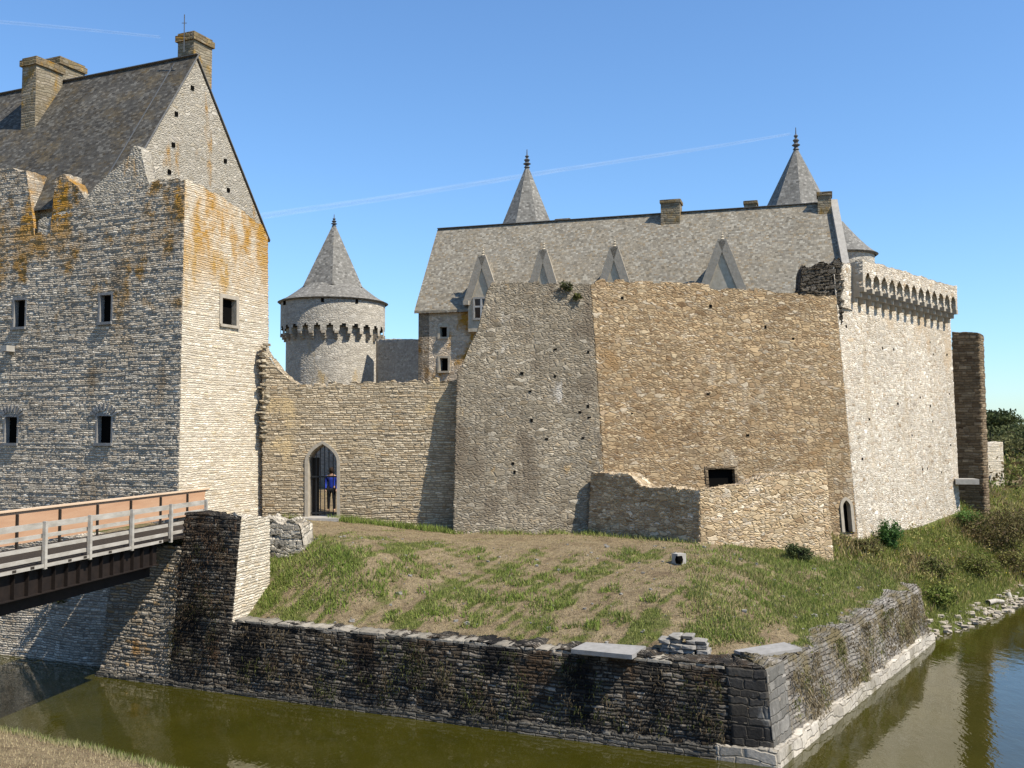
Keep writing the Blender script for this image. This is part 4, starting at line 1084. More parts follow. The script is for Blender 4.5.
def spire(u, va, rb, zb, Y, fin_v, rot, nm='stair_turret'):
    ap = P(u, va, Y)
    m = MB(); m.lathe((ap[0], ap[1], 3.5), [(rb * .92, 0), (rb * .92, zb - 3.5 + .1)], 16); t_ = m.build(nm, 'tower_stone', HL)
    m = MB(); n = 8; c = np.array([ap[0], ap[1]]); V = []; 
    prf = [(rb * 1.1, zb), (rb * .84, zb + (ap[2] - zb) * .2), (.07, ap[2])]
    for (r__, z__) in prf:
        for k in range(n):
            a = rot + 2 * math.pi * k / n; V.append((c[0] + r__ * math.cos(a), c[1] + r__ * math.sin(a), z__))
    Fc = [[i * n + k, i * n + (k + 1) % n, (i + 1) * n + (k + 1) % n, (i + 1) * n + k] for i in range(2) for k in range(n)] + [list(range(n))[::-1]]
    m.add(V, Fc); m.build('spire', 'slate_spire', t_)
    finial(t_, ap - (0, 0, .1), (va - fin_v) / F * Y + .1, 1.9, False)
spire(527, 166, 1.95, 18.6, 60, 149, .35)
spire(796, 148, 2.15, 19.4, 58, 127, .62)

# ------------------------------------------------------------------ 6. round towers and linking wall
def round_tower(nm, u, Y, R1, R2, z_c, z_e, roof, label, arches=True, fin=None, seed=3):
    c = P(u, 400, Y); c = np.array([c[0], c[1]])
    root = empty(nm, (c[0], c[1], 3.9), label, 'tower')
    class Cyl:
        def __init__(s, R): s.R = R; s.L = 2 * math.pi * R; s.n = np.zeros(3); s.t = np.array([1., 0, 0])
        def pos(s, S, Z):
            S, Z = np.broadcast_arrays(np.asarray(S, float), np.asarray(Z, float)); a = S / s.R - math.pi
            return np.stack([c[0] + s.R * np.sin(a), c[1] - s.R * np.cos(a), Z], -1)
    def drum(name, R, z0, z1, holes=()):
        W = Cyl(R); S = np.linspace(0, W.L, 160); Zl = np.linspace(z0, z1, max(4, int((z1 - z0) / .1)))
        n, m_ = len(S), len(Zl); SS, ZZ = np.meshgrid(S, Zl, indexing='ij'); V = W.pos(SS, ZZ).reshape(-1, 3)
        I, J = np.meshgrid(np.arange(n - 1), np.arange(m_ - 1), indexing='ij'); ok = np.ones(I.shape, bool)
        for h in holes: ok &= ~arch_in((S[I] + S[I + 1]) / 2, (Zl[J] + Zl[J + 1]) / 2, h)
        I = I[ok]; J = J[ok]; Q = np.stack([I * m_ + J, (I + 1) * m_ + J, (I + 1) * m_ + J + 1, I * m_ + J + 1], 1)
        return mesh_obj(name, V, Q, 'tower_stone', root, vuv=np.stack([SS, ZZ], -1).reshape(-1, 2))
    drum('wall', R2, 3.5, z_e - .1)
    if arches:
        K = 26; L = 2 * math.pi * R1; pc = L / K
        holes = [(k * pc + pc * .22, k * pc + pc * .80, z_c, z_c + .45, 1.25) for k in range(K)]
        drum('gallery', R1, z_c, z_e, holes)
        for k in range(K):
            a = (k * pc) / R1 - math.pi; d = np.array([math.sin(a), -math.cos(a), 0]); m = MB()
            if d[1] > .5: continue
            for i in range(3):
                w = (R1 - R2) * (i + 1) / 3; m.box(np.array([c[0], c[1], z_c - .45 + .15 * i + .075]) + d * (R2 + w / 2), (w + .03, .24, .147), ax=d)
            m.build('corbel', 'dressed_warm', root)
        m = MB(); m.lathe((c[0], c[1], z_c + .001), [(R2 - .05, .30), (R1 - .03, .30)], 48, closed=False)
        m.build('gallery_floor', 'oldwood', root, recalc=False)
        for a in (-.95, -.02, .62):
            d = np.array([math.sin(a), -math.cos(a), 0]); m = MB(); m.box(np.array([c[0], c[1], z_e - .22]) + d * R1, (.16 if a > -.5 else .3, .08, .4), ax=np.array([d[1], -d[0], 0])); m.build('window', 'opening', root)
    rr, zz, n2, apex = roof
    m = MB(); m.lathe((c[0], c[1], 0), [(rr[0] - .12, zz[0] - .08), (rr[0], zz[0])] + [(lerp(rr[0], rr[1], k / 6), zz[0] + (zz[1] - zz[0]) * ((k / 6) ** 1.25)) for k in range(1, 7)], 48, closed=False)
    m.build('roof_skirt', 'slate_spire', root, smooth=False, recalc=True)
    if apex is not None:
        m = MB(); V = []; n = n2
        for (r__, z__) in ((rr[1] * 1.17, zz[1] - .16), (.08, apex)):
            for k in range(n):
                a = -math.pi / 2 + .14 + 2 * math.pi * k / n; V.append((c[0] + r__ * math.cos(a), c[1] + r__ * math.sin(a), z__))
        m.add(V, [[k, (k + 1) % n, n + (k + 1) % n, n + k] for k in range(n)]); m.build('spire', 'slate_spire', root)
        finial(root, np.array([c[0], c[1], apex - .1]), fin, 1.6, False)
    return root
round_tower('round_tower', 332.5, 62, 3.22, 2.88, 13.15, 15.25, ((3.42, 1.78), (15.15, 16.25), 6, 20.15), 'round stone tower with flared slate spire standing left, between gatehouse and grey ruin', True, .75)
round_tower('round_tower', 843, 53, 1.72, 1.72, 15.0, 16.6, ((1.92, .15), (16.55, 18.4), 8, None), 'round tower with low conical slate cap, mostly hidden right of the hall gable', False)
Wc = Wall(P(376, 470, 60), P(376, 339, 60), P(424, 470, 56), P(424, 339, 56))
oo = build_surface('linking_wall', Wc, 'tower_stone', None, 3.5, [(0, Wc.inv(376, 339)[1]), (Wc.L, Wc.inv(424, 339)[1])], (), thick=.8, res=.3, jag=.02)
tag(oo, 'short plain wall joining the round spired tower to the long hall', 'wall')

# ------------------------------------------------------------------ 7. right end: buttress and small outwork
Wb = Wall(P(952, 500, 51.6), P(952, 332, 51.6), P(985, 500, 50.6), P(979, 332, 50.8))
oo = build_surface('buttress', Wb, 'brown_stone', None, 2.5, [(0, Wb.inv(953, 332)[1]), (Wb.L, Wb.inv(979, 333)[1])], (), thick=.9, res=.08, jag=.03, seed=20)
tag(oo, 'tall brown stone buttress at the far right end of the pale tower side', 'buttress')
Wo = Wall(P(978, 505, 58.5), P(978, 443, 58.5), P(1005, 505, 59.5), P(1003, 443, 59.5))
slit = px_hole(Wo, 988.5, 476, 990, 489)
OW = empty('outwork', P(990, 500, 59), 'small pale stone turret with a slit and broken top, right of the brown buttress', 'turret')
prof = px_prof(Wo, [(978, 446), (989, 446), (990, 447), (991.5, 445), (997, 442.5), (1003, 442)])
build_surface('wall', Wo, 'lit_stone', OW, 2.8, prof, [slit], thick=3, res=.1, jag=.03, seed=21)
window(Wo, slit, OW, 'dressed', depth=.3, fw=.05, sill=False, proud=.02, name='arrow_slit')

# ------------------------------------------------------------------ 8. moat walls, abutment
RW = empty('retaining_wall', (MC[0], MC[1], 0), 'dark mossy stone retaining wall of the grassy mound, its corner jutting into the moat', 'wall')
e3 = lambda p, z: np.array([p[0], p[1], z])
nF = np.array([-.41, -.912]); nS = np.array([SV[1], -SV[0]])
qL = ML + (MC - ML) * .18
bat = .22
def inset(p, *ns):
    p = np.array(p, float)
    for nn in ns: p = p - np.asarray(nn) * bat
    return p
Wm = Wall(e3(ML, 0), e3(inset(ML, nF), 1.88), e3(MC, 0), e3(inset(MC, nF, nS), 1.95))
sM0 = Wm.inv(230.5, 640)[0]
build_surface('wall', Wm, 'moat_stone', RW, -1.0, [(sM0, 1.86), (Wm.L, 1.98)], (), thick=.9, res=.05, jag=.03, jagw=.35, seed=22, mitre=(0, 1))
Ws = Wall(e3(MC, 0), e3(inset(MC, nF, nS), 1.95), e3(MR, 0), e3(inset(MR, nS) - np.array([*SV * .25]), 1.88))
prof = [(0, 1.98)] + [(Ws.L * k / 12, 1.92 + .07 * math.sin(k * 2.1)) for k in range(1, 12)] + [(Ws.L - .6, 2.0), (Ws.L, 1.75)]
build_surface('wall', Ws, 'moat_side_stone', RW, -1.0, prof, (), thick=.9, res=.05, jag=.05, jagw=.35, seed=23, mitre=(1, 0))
MAT['coping_stone'] = masonry('coping_stone', [(.34, .30, .235), (.42, .375, .30), (.38, .335, .265)], length=.5, height=.5, mortar=(.24, .21, .16), disp=.03, big=.3)
build_surface('coping', Wm, 'coping_stone', RW, 1.86, [(sM0 + .1, 1.915)] + [(sM0 + .1 + (Wm.L - sM0 - 1.0) * k / 40, 1.915 + .012 * math.sin(k * 2.7)) for k in range(1, 41)], (), thick=.55, res=.05, jag=.012, jagw=.15, seed=40)
# quoins and plinth
Wq = Off(Wm, .03, 0); 
class Push:
    def __init__(s, W, d): s.W = W; s.t = W.t; s.n = W.n; s.L = W.L; s.d = d
    def pos(s, S, Z): return s.W.pos(S, Z) + s.n * s.d
    inv = Wall.inv
build_surface('quoin', Push(Wm, .02), 'ashlar_shaded', RW, -.6, [(Wm.L - .85, 1.9), (Wm.L + .02, 1.93)], (), thick=.3, res=.06, jag=.0, seed=24, mitre=(0, 1))
build_surface('quoin', Push(Ws, .02), 'ashlar_lit', RW, -.6, [(-.02, 1.93), (1.15, 1.9)], (), thick=.3, res=.06, jag=.0, seed=25, mitre=(1, 0))
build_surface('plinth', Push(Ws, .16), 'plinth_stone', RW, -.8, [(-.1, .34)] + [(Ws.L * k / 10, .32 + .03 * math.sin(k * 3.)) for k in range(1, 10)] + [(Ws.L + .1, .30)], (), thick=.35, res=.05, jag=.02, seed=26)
build_surface('plinth', Push(Wm, .13), 'plinth_shaded', RW, -.8, [(.0, .10), (Wm.L * .5, .18), (Wm.L - 1.2, .26)], (), thick=.3, res=.05, jag=.03, seed=27)
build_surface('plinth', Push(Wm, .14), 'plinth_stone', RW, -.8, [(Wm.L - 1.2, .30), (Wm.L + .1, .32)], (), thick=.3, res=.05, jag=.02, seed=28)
Wn = Wall(e3(MR, 0), e3(inset(MR, nS), 1.9), e3(MR + np.array([-nF[0], -nF[1]]) * 1.2 + SV * .0, 0), e3(inset(MR, nS) - nF * 1.0, 1.9))
# abutment carrying the bridge end
AB = empty('bridge_abutment', (-9.6, 28.5, 0), 'stone bridge abutment with a shaded front and sunlit flank, standing in the moat', 'abutment')
Wa = Wall(e3(ML, 0), e3(inset(ML, nF), 1.88), e3(MC, 0), e3(inset(MC, nF), 1.95))
a_c = sM0
sP = lambda u, v: Wa.inv(u, v)[0]
s182 = sP(182, 545); ztopA = Wa.inv(215, 515)[1]
build_surface('wall', Wa, 'pier_stone', AB, -1.0, [(0, 3.75), (s182 - .02, 3.78)], (), thick=2.2, res=.05, jag=.03, seed=29)
build_surface('wall', Wa, 'moat_stone', AB, -1.0, [(s182, ztopA), (s182 + .4, ztopA + .02), (a_c, ztopA)], (), thick=.7, res=.05, jag=.035, seed=30, mitre=(0, 1))
ac_l = Wa.pos(a_c, 0.0); ac_h = Wa.pos(a_c, ztopA)
far_l = P(271, 590, 29.6); far_h = P(270, 519, 29.6)
Wf2 = Wall(ac_l, ac_h, far_l * (1, 1, 0), np.array([*far_h[:2], ztopA]))
build_surface('wall', Wf2, 'lit_stone', AB, .5, [(0, ztopA), (Wf2.L * .5, ztopA - .03), (Wf2.L, ztopA - .22)], (), thick=.7, res=.05, jag=.04, seed=31, mitre=(1, 0))  # sunlit flank: its brightness is partly in the lighter stone colour
# ruined masonry lump behind it
RB = Wall(P(266, 590, 31.3), P(266, 520, 31.3), P(302, 590, 31.1), P(302, 520, 31.1))
prof = px_prof(RB, [(266, 519), (275, 520), (284, 524), (294, 522), (300, 528), (303, 548)])
oo = build_surface('ruined_masonry', RB, 'rubble_white', None, 2.2, prof, (), thick=1.0, res=.05, jag=.06, jagw=.2, seed=32)
tag(oo, 'broken lump of pale mortared rubble beside the abutment at the top of the slope', 'ruin')
# set-back moat wall under the bridge
lw0 = np.array([-12.05, 30.15]); 
Wlw = Wall(e3(lw0 - DV * 24, 0), e3(lw0 - DV * 24 - nF * .3, 3.8), e3(lw0, 0), e3(lw0 - nF * .3, 3.8))
oo = build_surface('moat_wall', Wlw, 'shaded_stone', None, -1.0, [(0, 3.8), (Wlw.L, 3.8)], (), thick=1.0, res=.07, jag=.03, seed=33)
tag(oo, 'grey rubble moat wall under the footbridge below the gatehouse', 'wall')

# ------------------------------------------------------------------ 9. footbridge
BR_ = empty('footbridge', (-10.6, 20, 0), 'timber footbridge with grey railing and orange-brown board side on dark steel girders, crossing the moat', 'bridge')
zd = 4.1
bd = nrm([1.3, 7.5]); bl = np.array([-bd[1], bd[0]])
b0 = np.array([-10.5, 22.4]); 
bp_ = lambda s, w, z: np.array([*(b0 + bd * s + bl * w), z])
sN, sF = -15., 5.1
sEnd = 7.6
m = MB(); k = sN
r_ = np.random.default_rng(2)
while k < sF + 6.5:
    e = r_.uniform(-.03, .03); m.box(bp_(k, 1.25 + e, zd - .03), (.135, 2.62, .06), ax=[*bd, 0]); k += .15
m.build('deck', 'oldwood', BR_)
m = MB(); m.box(bp_((sN + sF) / 2, -.07, zd - .035), (sF - sN, .03, .075), ax=[*bd, 0]); m.build('edge_board', 'greywood', BR_)
for w in (.12, 2.38):
    m = MB(); 
    m.box(bp_((sN + sF) / 2, w, zd - .36), (sF - sN, .025, .58), ax=[*bd, 0])
    for zz in (zd - .075, zd - .66): m.box(bp_((sN + sF) / 2, w, zz), (sF - sN, .22, .024), ax=[*bd, 0])
    g_ = m.build('girder', 'girder', BR_)
    m = MB(); k = sN
    for k in np.arange(sN, sF, .47): m.box(bp_(k, w + (-.06 if w < 1 else .06), zd - .36), (.014, .10, .56), ax=[*bd, 0])
    oo = m.build('stiffener', 'girder', g_); oo['kind'] = 'stuff'
m = MB(); m.box(bp_((sN + sF) / 2, 1.25, zd - .85), (sF - sN, 1.9, .3), ax=[*bd, 0]); m.build('soffit', 'girder', BR_)
def s_at(u, w):
    lo, hi = -15., 25.
    for _ in range(50):
        mid = (lo + hi) / 2
        if proj(bp_(mid, w, zd + .5))[0] < u: lo = mid
        else: hi = mid
    return lo
ps = [s_at(u, -.06) for u in (45, 90, 132, 171, 206)]
dp = ps[1] - ps[0]
ps = [ps[0] - dp * k for k in (5, 4, 3, 2, 1)] + ps
for k, s in enumerate(ps):
    m = MB(); m.box(bp_(s, -.06, zd + .42), (.085, .08, 1.06), ax=[*bd, 0]); m.build('post', 'greywood', BR_)
for j, (zz, hh) in enumerate(((.86, .13), (.62, .085), (.36, .085), (.12, .085))):
    for k in range(len(ps) - 1):
        m = MB(); m.bar(bp_(ps[k] + .005, .03 if j else .0, zd + zz), bp_(ps[k + 1] - .005, .03 if j else .0, zd + zz), .045, hh); m.build('rail', 'greywood', BR_)
# board side
sB = s_at(209, 2.5)
kk = np.arange(sN, sB, 1.75)
for k in kk:
    e = min(k + 1.742, sB)
    m = MB(); m.box(bp_((k + e) / 2, 2.52, zd + .52), (e - k, .04, .82), ax=[*bd, 0]); m.build('side_board', 'newwood', BR_)
    m = MB(); m.box(bp_(k, 2.465, zd + .44), (.05, .06, .86), ax=[*bd, 0]); m.build('post', 'oldwood', BR_)
m = MB(); m.box(bp_((sN + sB) / 2, 2.52, zd + .965), (sB - sN, .15, .045), ax=[*bd, 0]); m.build('handrail', 'newwood_cap', BR_)

# ------------------------------------------------------------------ 10. small things on the mound
def flat_slab(corners, th, label, z):
    Vp = [PZ(u, v, z) for u, v in corners]
    m = MB(); m.prism([p - (0, 0, th) for p in Vp], (0, 0, th)); o = m.build('cover_slab', 'slab', None); return tag(o, label, 'slab')
flat_slab([(571, 649), (632, 655), (646, 646), (586, 642)], .10, 'pale grey rectangular slab lying on the wall edge left of the stone stack', 2.05)
flat_slab([(734, 650), (752, 656), (802, 648), (784, 642)], .07, 'pale grey slab lying tilted near the wall corner, right of the stone stack', 2.02)
sc_ = PZ(685, 655, 1.9)
STK = empty('stone_stack', sc_, 'small dry-laid stack of grey stones between the two pale slabs', 'stone stack')
r_ = np.random.default_rng(8); sx = nrm([.95, -.3, 0])
z = sc_[2] - .05
for row in range(5):
    nrow = 4 if row < 4 else 2
    for k in range(nrow):
        w = 1.15 / 4 * r_.uniform(.85, 1.12)
        c = sc_ + sx * ((k - 1.5) * .285 + r_.normal(0, .02) + (.25 if row == 4 else 0)) + np.array([0, .12 + r_.normal(0, .03), 0]); c[2] = z + .055
        m = MB(); m.stone(c, (w, .42, .095), row * 10 + k, math.atan2(sx[1], sx[0]) + r_.normal(0, .05)); m.build('stone', 'stack_stone', STK)
    z += .10
pb = PZ(679, 566, ground_h(*PZ(679, 566, 3.2)[:2]))
ST = empty('hollow_stone', pb, 'small carved pale stone block with a dark hollow, alone on the grass', 'carved stone')
m = MB(); m.box(pb + (0, 0, .17), (.34, .28, .40), ax=nrm([.85, .5, 0]), taper=.92); m.build('block', 'dressed', ST)
m = MB(); m.lathe(pb + np.array([-.02, 0, .2]) + np.array([.0, -.14, 0]), [(.10, -.11), (.12, 0), (.09, .11)], 9); m.build('hollow', 'opening', ST)  # near-black solid stands in for the shaded hollow
# pale stones of the moat shore
r_ = np.random.default_rng(15); m = MB()
for k in range(300):
    tt = r_.random() ** 1.2 * 16; p0 = np.array([15.0, 34.9]); 
    acc = 0; seg = NAT
    for i in range(len(seg) - 1):
        L = np.linalg.norm(seg[i + 1] - seg[i])
        if tt < acc + L: break
        acc += L
    pt = lerp(seg[i], seg[i + 1], (tt - acc) / L); dn_ = nrm(seg[i + 1] - seg[i]); inn = np.array([-dn_[1], dn_[0]])
    pt = pt + inn * r_.uniform(.05, .85); z = float(ground_h(pt[0], pt[1]))
    s = .05 + .20 * r_.random() ** 2; m.stone((pt[0], pt[1], max(z, -.02) + s * .15), (s * 1.5, s, s * .5), k, r_.uniform(0, 3), .3)
oo = m.build('shore_rubble', 'dressed_warm', None); tag(oo, 'pale broken stones along the water edge beyond the mound wall', 'rubble', kind='stuff')
for (u0, v0, u1, v1, lab) in [(988, 606, 1003, 602, 'short grey driftwood log lying on the stony shore, nearest the mound'), (1008, 597, 1024, 601, 'longer driftwood log at the far right on the stony shore')]:
    a = PZ(u0, v0, .25); b2 = PZ(u1, v1, .25); a[2] = ground_h(a[0], a[1]) + .12; b2[2] = ground_h(b2[0], b2[1]) + .12
    m = MB(); limb(m, [a, (a + b2) / 2 + (0, 0, .05), b2], .11, .07, 8); oo = m.build('driftwood_log', 'greywood', None, smooth=True); tag(oo, lab, 'log')

# ------------------------------------------------------------------ 11. vegetation
def area_pts(n, x0, x1, y0, y1, r): return r.uniform(x0, x1, n), r.uniform(y0, y1, n)
def footprint_free(x, y):
    """outside the walls standing on the mound"""
    ok = np.ones(x.shape, bool)
    def behind(W, z=3.4, margin=.05):
        a = W.pos(0., z)[:2]; b_ = W.pos(W.L, z)[:2]; t_ = nrm(b_ - a); s = (x - a[0]) * t_[0] + (y - a[1]) * t_[1]; d = (x - a[0]) * W.n[0] + (y - a[1]) * W.n[1]
        return (s > -.2) & (s < W.L + .2) & (d < margin) & (d > -9)
    for W in (We, Wgrey, Wtan, Wside, WL, Wf2): ok &= ~behind(W)
    for W in (WlA, WlB):
        a = W.pos(0., 3.4)[:2]; b_ = W.pos(W.L, 3.4)[:2]; t_ = nrm(b_ - a); s = (x - a[0]) * t_[0] + (y - a[1]) * t_[1]; d = (x - a[0]) * W.n[0] + (y - a[1]) * W.n[1]
        ok &= ~((s > -.1) & (s < W.L + .1) & (d < .05) & (d > -.8))
    return ok
r = np.random.default_rng(21)
x, y = area_pts(900000, -12, 26, 21.5, 52, r)
d = poly_sd(x, y, ISL); g = greenness(x, y)
nz = sum(np.sin(x * a + y * b_ + c) for a, b_, c in [(5, 3, 0), (-4, 6, 1), (9, -7, 2), (13, 11, 3)]) / 4
dens = np.clip((g - .22) * 1.7 + nz * .25, .24, 1) * np.clip(1.15 - (y - 24) / 45, .3, 1)
plateau = (np.clip((y - (31.5 - np.clip(x, -8, 7) * .18)) / 1.2, 0, 1) * np.clip((7.5 - x), 0, 1)) > .5
dens = np.where(plateau, np.maximum(dens * .5, .2), dens)
ok = (d > .35) & (r.random(len(x)) < dens * .85) & footprint_free(x, y)
x, y, g = x[ok], y[ok], g[ok]; n = len(x)
z = ground_h(x, y)
h = r.uniform(.025, .10, n) * (.45 + .9 * g) * np.where(x > 8, 1.25, 1) * np.where(x > 15, 1.7, 1)
k = np.clip(g + r.normal(0, .22, n), 0, 1)[:, None]
dryc = np.array([.35, .27, .145]); grc = np.array([.14, .185, .035]); grc2 = np.array([.23, .245, .065])
cols = dryc * (1 - k) + k * (grc + (grc2 - grc) * r.random((n, 1)))
cols = cols * r.uniform(.65, 1.3, (n, 1))
print('grass blades', n)
oo = blades('meadow_grass', np.stack([x, y, z - .01], 1), h, cols, r, width=.014); tag(oo, 'dry and green grass growing over the mound', 'grass', kind='stuff')
# lusher tufts (many, uncountable): along the wall feet and in patches on the slope
tx, ty, th, tg = [], [], [], []
def tuft(u, v, n, rad, hh, gr=1.0, zz=None):
    p = on_ground(u, v)
    a = r.uniform(0, 6.28, n); q = np.sqrt(r.random(n)) * rad
    tx.append(p[0] + np.cos(a) * q * 1.4); ty.append(p[1] + np.sin(a) * q); th.append(hh * r.uniform(.5, 1.2, n)); tg.append(np.full(n, gr))
for u in range(336, 455, 3): tuft(u, 520 + (u - 336) * .115, 50, .28, .26, .95)
for u in range(456, 598, 5): tuft(u, 533 + r.uniform(-1, 1.5), int(r.uniform(10, 60)), .3, .2, .75)
for u in range(590, 702, 5): tuft(u, 535 + (u - 590) * .08, 30, .3, .18, .7)
for u in range(278, 306, 4): tuft(u, 518, 50, .3, .25, .9)
for (u, v, s) in [(270, 560, 2), (285, 575, 2.4), (300, 560, 2), (305, 585, 2), (320, 575, 2), (260, 600, 1.4), (275, 590, 2), (340, 570, 1.5), (352, 605, 1.6), (318, 562, 1.3), (296, 548, 2), (310, 552, 1.6), (345, 556, 1.2), (400, 560, 1), (430, 575, 1), (440, 610, 1.8), (437, 598, 1.3), (395, 575, 1.3), (365, 590, 1), (470, 555, .8), (505, 580, 1.4), (520, 600, 1.3), (545, 590, 1.2), (515, 570, .9), (560, 610, 1), (590, 625, .8), (625, 557, 1.0), (580, 575, .8), (480, 600, 1.0), (470, 620, .8), (390, 620, .7), (330, 600, .9), (610, 590, .6), (650, 600, .5), (620, 620, .7), (550, 628, .7)]:
    for j in range(7): tuft(u + r.normal(0, 11) * s, v + r.normal(0, 4.5) * s, int(34 * s), .16 * s, .19, r.uniform(.7, 1.1))
for j in range(520):
    u = r.uniform(690, 925); v = r.uniform(546, 645)
    if v > 655 - (u - 700) * .36 and u > 760: continue
    tuft(u, v, 40, .26, .17, r.uniform(.35, 1.05))
tx = np.concatenate(tx); ty = np.concatenate(ty); th = np.concatenate(th); tg = np.concatenate(tg)
ok = (poly_sd(tx, ty, ISL) > .4) & footprint_free(tx, ty); tx, ty, th, tg = tx[ok], ty[ok], th[ok], tg[ok]; n = len(tx)
k = np.clip(tg + r.normal(0, .18, n), 0, 1)[:, None]
cols = (dryc * (1 - k) + k * (np.array([.13, .195, .03]) + np.array([.09, .07, .03]) * r.random((n, 1)))) * r.uniform(.7, 1.25, (n, 1))
print('tuft blades', n)
oo = blades('green_tufts', np.stack([tx, ty, ground_h(tx, ty) - .01], 1), th, cols, r, width=.016, lean=.45); tag(oo, 'bright green grass tufts on the slope and along the wall feet', 'grass', kind='stuff')
# tall weeds of the right bank
x, y = area_pts(150000, 12, 34, 34, 60, r)
dn = line_d(x, y, NAT); d = poly_sd(x, y, ISL)
ok = (d > .4) & (dn > 1.0) & footprint_free(x, y) & (r.random(len(x)) < .62) & ((x - 12) > (y - 36) * .0)
x, y = x[ok], y[ok]; n = len(x)
nz = sum(np.sin(x * a + y * b_ + c) for a, b_, c in [(1.3, .9, 0), (-1.1, 1.7, 1), (2.3, -1.9, 2), (.5, .4, 3)]) / 4
h = r.uniform(.10, .38, n) * np.clip(1 + nz, .4, 1.6)
pal = np.array([[.21, .215, .05], [.31, .275, .095], [.17, .20, .04], [.36, .29, .14], [.19, .14, .065]])
ci = np.clip((nz + r.normal(0, .35, n) + 1) * 2.5, 0, 4.99).astype(int)
cols = pal[ci] * r.uniform(.65, 1.35, (n, 1))
oo = blades('bank_weeds', np.stack([x, y, ground_h(x, y) - .02], 1), h, cols, r, width=.03, lean=.4); tag(oo, 'tall olive weeds covering the bank at the right of the castle', 'weeds', kind='stuff')
# yellow flower heads
k = r.choice(n, 420, replace=False); k = k[(nz[k] > -.1)]
C = np.stack([x[k], y[k], ground_h(x[k], y[k]) + h[k] * .9], 1)
V, Fc, cc = leaf_quads(C, .035, np.array([[.55, .42, .03]]) * r.uniform(.7, 1.1, (len(C), 1)), r, elong=1)
oo = mesh_obj('yellow_flowers', V, Fc, 'leaf', None, vuv=np.zeros((len(V), 2)), col=cc); tag(oo, 'small yellow flowers scattered among the bank weeds', 'flowers', kind='stuff')
gp_ = lambda u, v: on_ground(u, v)
shrub('shrub', gp_(891, 549), .42, .95, 2600, (.06, .12, .03), 'dense bright green shrub in front of the pale tower foot', 'shrub', 31, .04)
shrub('shrub', gp_(798, 560), .38, .45, 1200, (.07, .085, .03), 'low dark shrub on the slope just below the lit low wall', 'shrub', 32, .035)
shrub('shrub', gp_(968, 530), .55, .8, 2200, (.10, .17, .04), 'light green bushy plant below the stone drip slab', 'shrub', 33, .04)
shrub('shrub', gp_(1000, 548), 1.7, 1.7, 6500, (.12, .105, .038), 'large brownish thicket on the bank at the far right, below the turret', 'shrub', 34, .045, dead=.25)
shrub('shrub', gp_(975, 575), .8, .7, 2200, (.13, .14, .035), 'olive shrub low on the bank above the stony shore', 'shrub', 35, .04, dead=.15)
shrub('shrub', gp_(1022, 575), 1.0, 1.0, 2600, (.16, .15, .045), 'yellowish green shrub cut by the right edge of the photo', 'shrub', 36, .045, dead=.2)
shrub('shrub', gp_(932, 575), .6, .6, 1500, (.13, .14, .04), 'mid green weedy clump behind the end of the mound wall', 'shrub', 37, .04, dead=.15)
shrub('shrub', gp_(938, 606), .55, .6, 1500, (.12, .15, .03), 'leafy clump hugging the outer end of the mound wall', 'shrub', 38, .04, dead=.1)
shrub('shrub', gp_(868, 553), .5, .5, 1200, (.15, .14, .05), 'low weedy clump near the small tower doorway', 'shrub', 39, .04, dead=.2)
r = np.random.default_rng(66)
ax_, ay_ = r.uniform(12.5, 34, 900), r.uniform(35, 58, 900)
k = (poly_sd(ax_, ay_, ISL) > .6) & (line_d(ax_, ay_, NAT) > 1.2) & footprint_free(ax_, ay_); ax_, ay_ = ax_[k], ay_[k]
pts, cc_ = [], []
bpal = np.array([[.20, .21, .045], [.15, .19, .04], [.28, .25, .085], [.19, .135, .06], [.13, .145, .04], [.32, .28, .10]])
for i in range(len(ax_)):
    hh = r.uniform(.12, .42); nn = 45; p = np.array([ax_[i], ay_[i], float(ground_h(ax_[i], ay_[i])) + hh * .5]) + r.normal(size=(nn, 3)) * np.array([hh * .6, hh * .6, hh * .38])
    pts.append(p); cc_.append(bpal[r.integers(0, 6)] * r.uniform(.6, 1.3, (nn, 1)))
V, Fc, cc = leaf_quads(np.concatenate(pts), .038, np.concatenate(cc_), r)
oo = mesh_obj('bank_brush', V, Fc, 'leaf', None, vuv=np.zeros((len(V), 2)), col=cc); tag(oo, 'mixed olive and straw undergrowth covering the right bank', 'undergrowth', kind='stuff')
bx = np.concatenate([r.uniform(24, 60, 500), r.uniform(40, 75, 260)]); by = np.concatenate([r.uniform(57, 80, 500), r.uniform(80, 112, 260)])
k = (poly_sd(bx, by, ISL) > .8) & (bx > by * .30); bx, by = bx[k], by[k]; pts, cc_ = [], []
for i in range(len(bx)):
    hh = r.uniform(.5, 1.7); nn = 60; pts.append(np.array([bx[i], by[i], float(ground_h(bx[i], by[i])) + hh * .5]) + r.normal(size=(nn, 3)) * np.array([hh * .6, hh * .6, hh * .33])); cc_.append(bpal[r.integers(0, 5)] * .7 * r.uniform(.6, 1.3, (nn, 1)))
V, Fc, cc = leaf_quads(np.concatenate(pts), .10, np.concatenate(cc_), r)
oo = mesh_obj('scrub', V, Fc, 'leaf', None, vuv=np.zeros((len(V), 2)), col=cc); tag(oo, 'rough olive scrub beyond the bank at the right edge', 'scrub', kind='stuff')
def wall_plant(u, v, W, rad, seed, label, col=(.06, .065, .025)):
    s, zz = W.inv(u, v); c = W.pos(s, zz) + W.n * .1
    root = empty('wall_plant', c, label, 'plant')
    rr = np.random.default_rng(seed); pts, tone = clump_points(c, (rad, rad * .6, rad * .8), 12, 35, rr)
    V, Fc, cc = leaf_quads(pts, .03, np.asarray(col)[None] * tone[:, None], rr)
    mesh_obj('foliage', V, Fc, 'leaf', root, vuv=np.zeros((len(V), 2)), col=cc)
wall_plant(566, 287, Wgrey, .21, 41, 'dark plant tuft on the broken top of the grey wall')
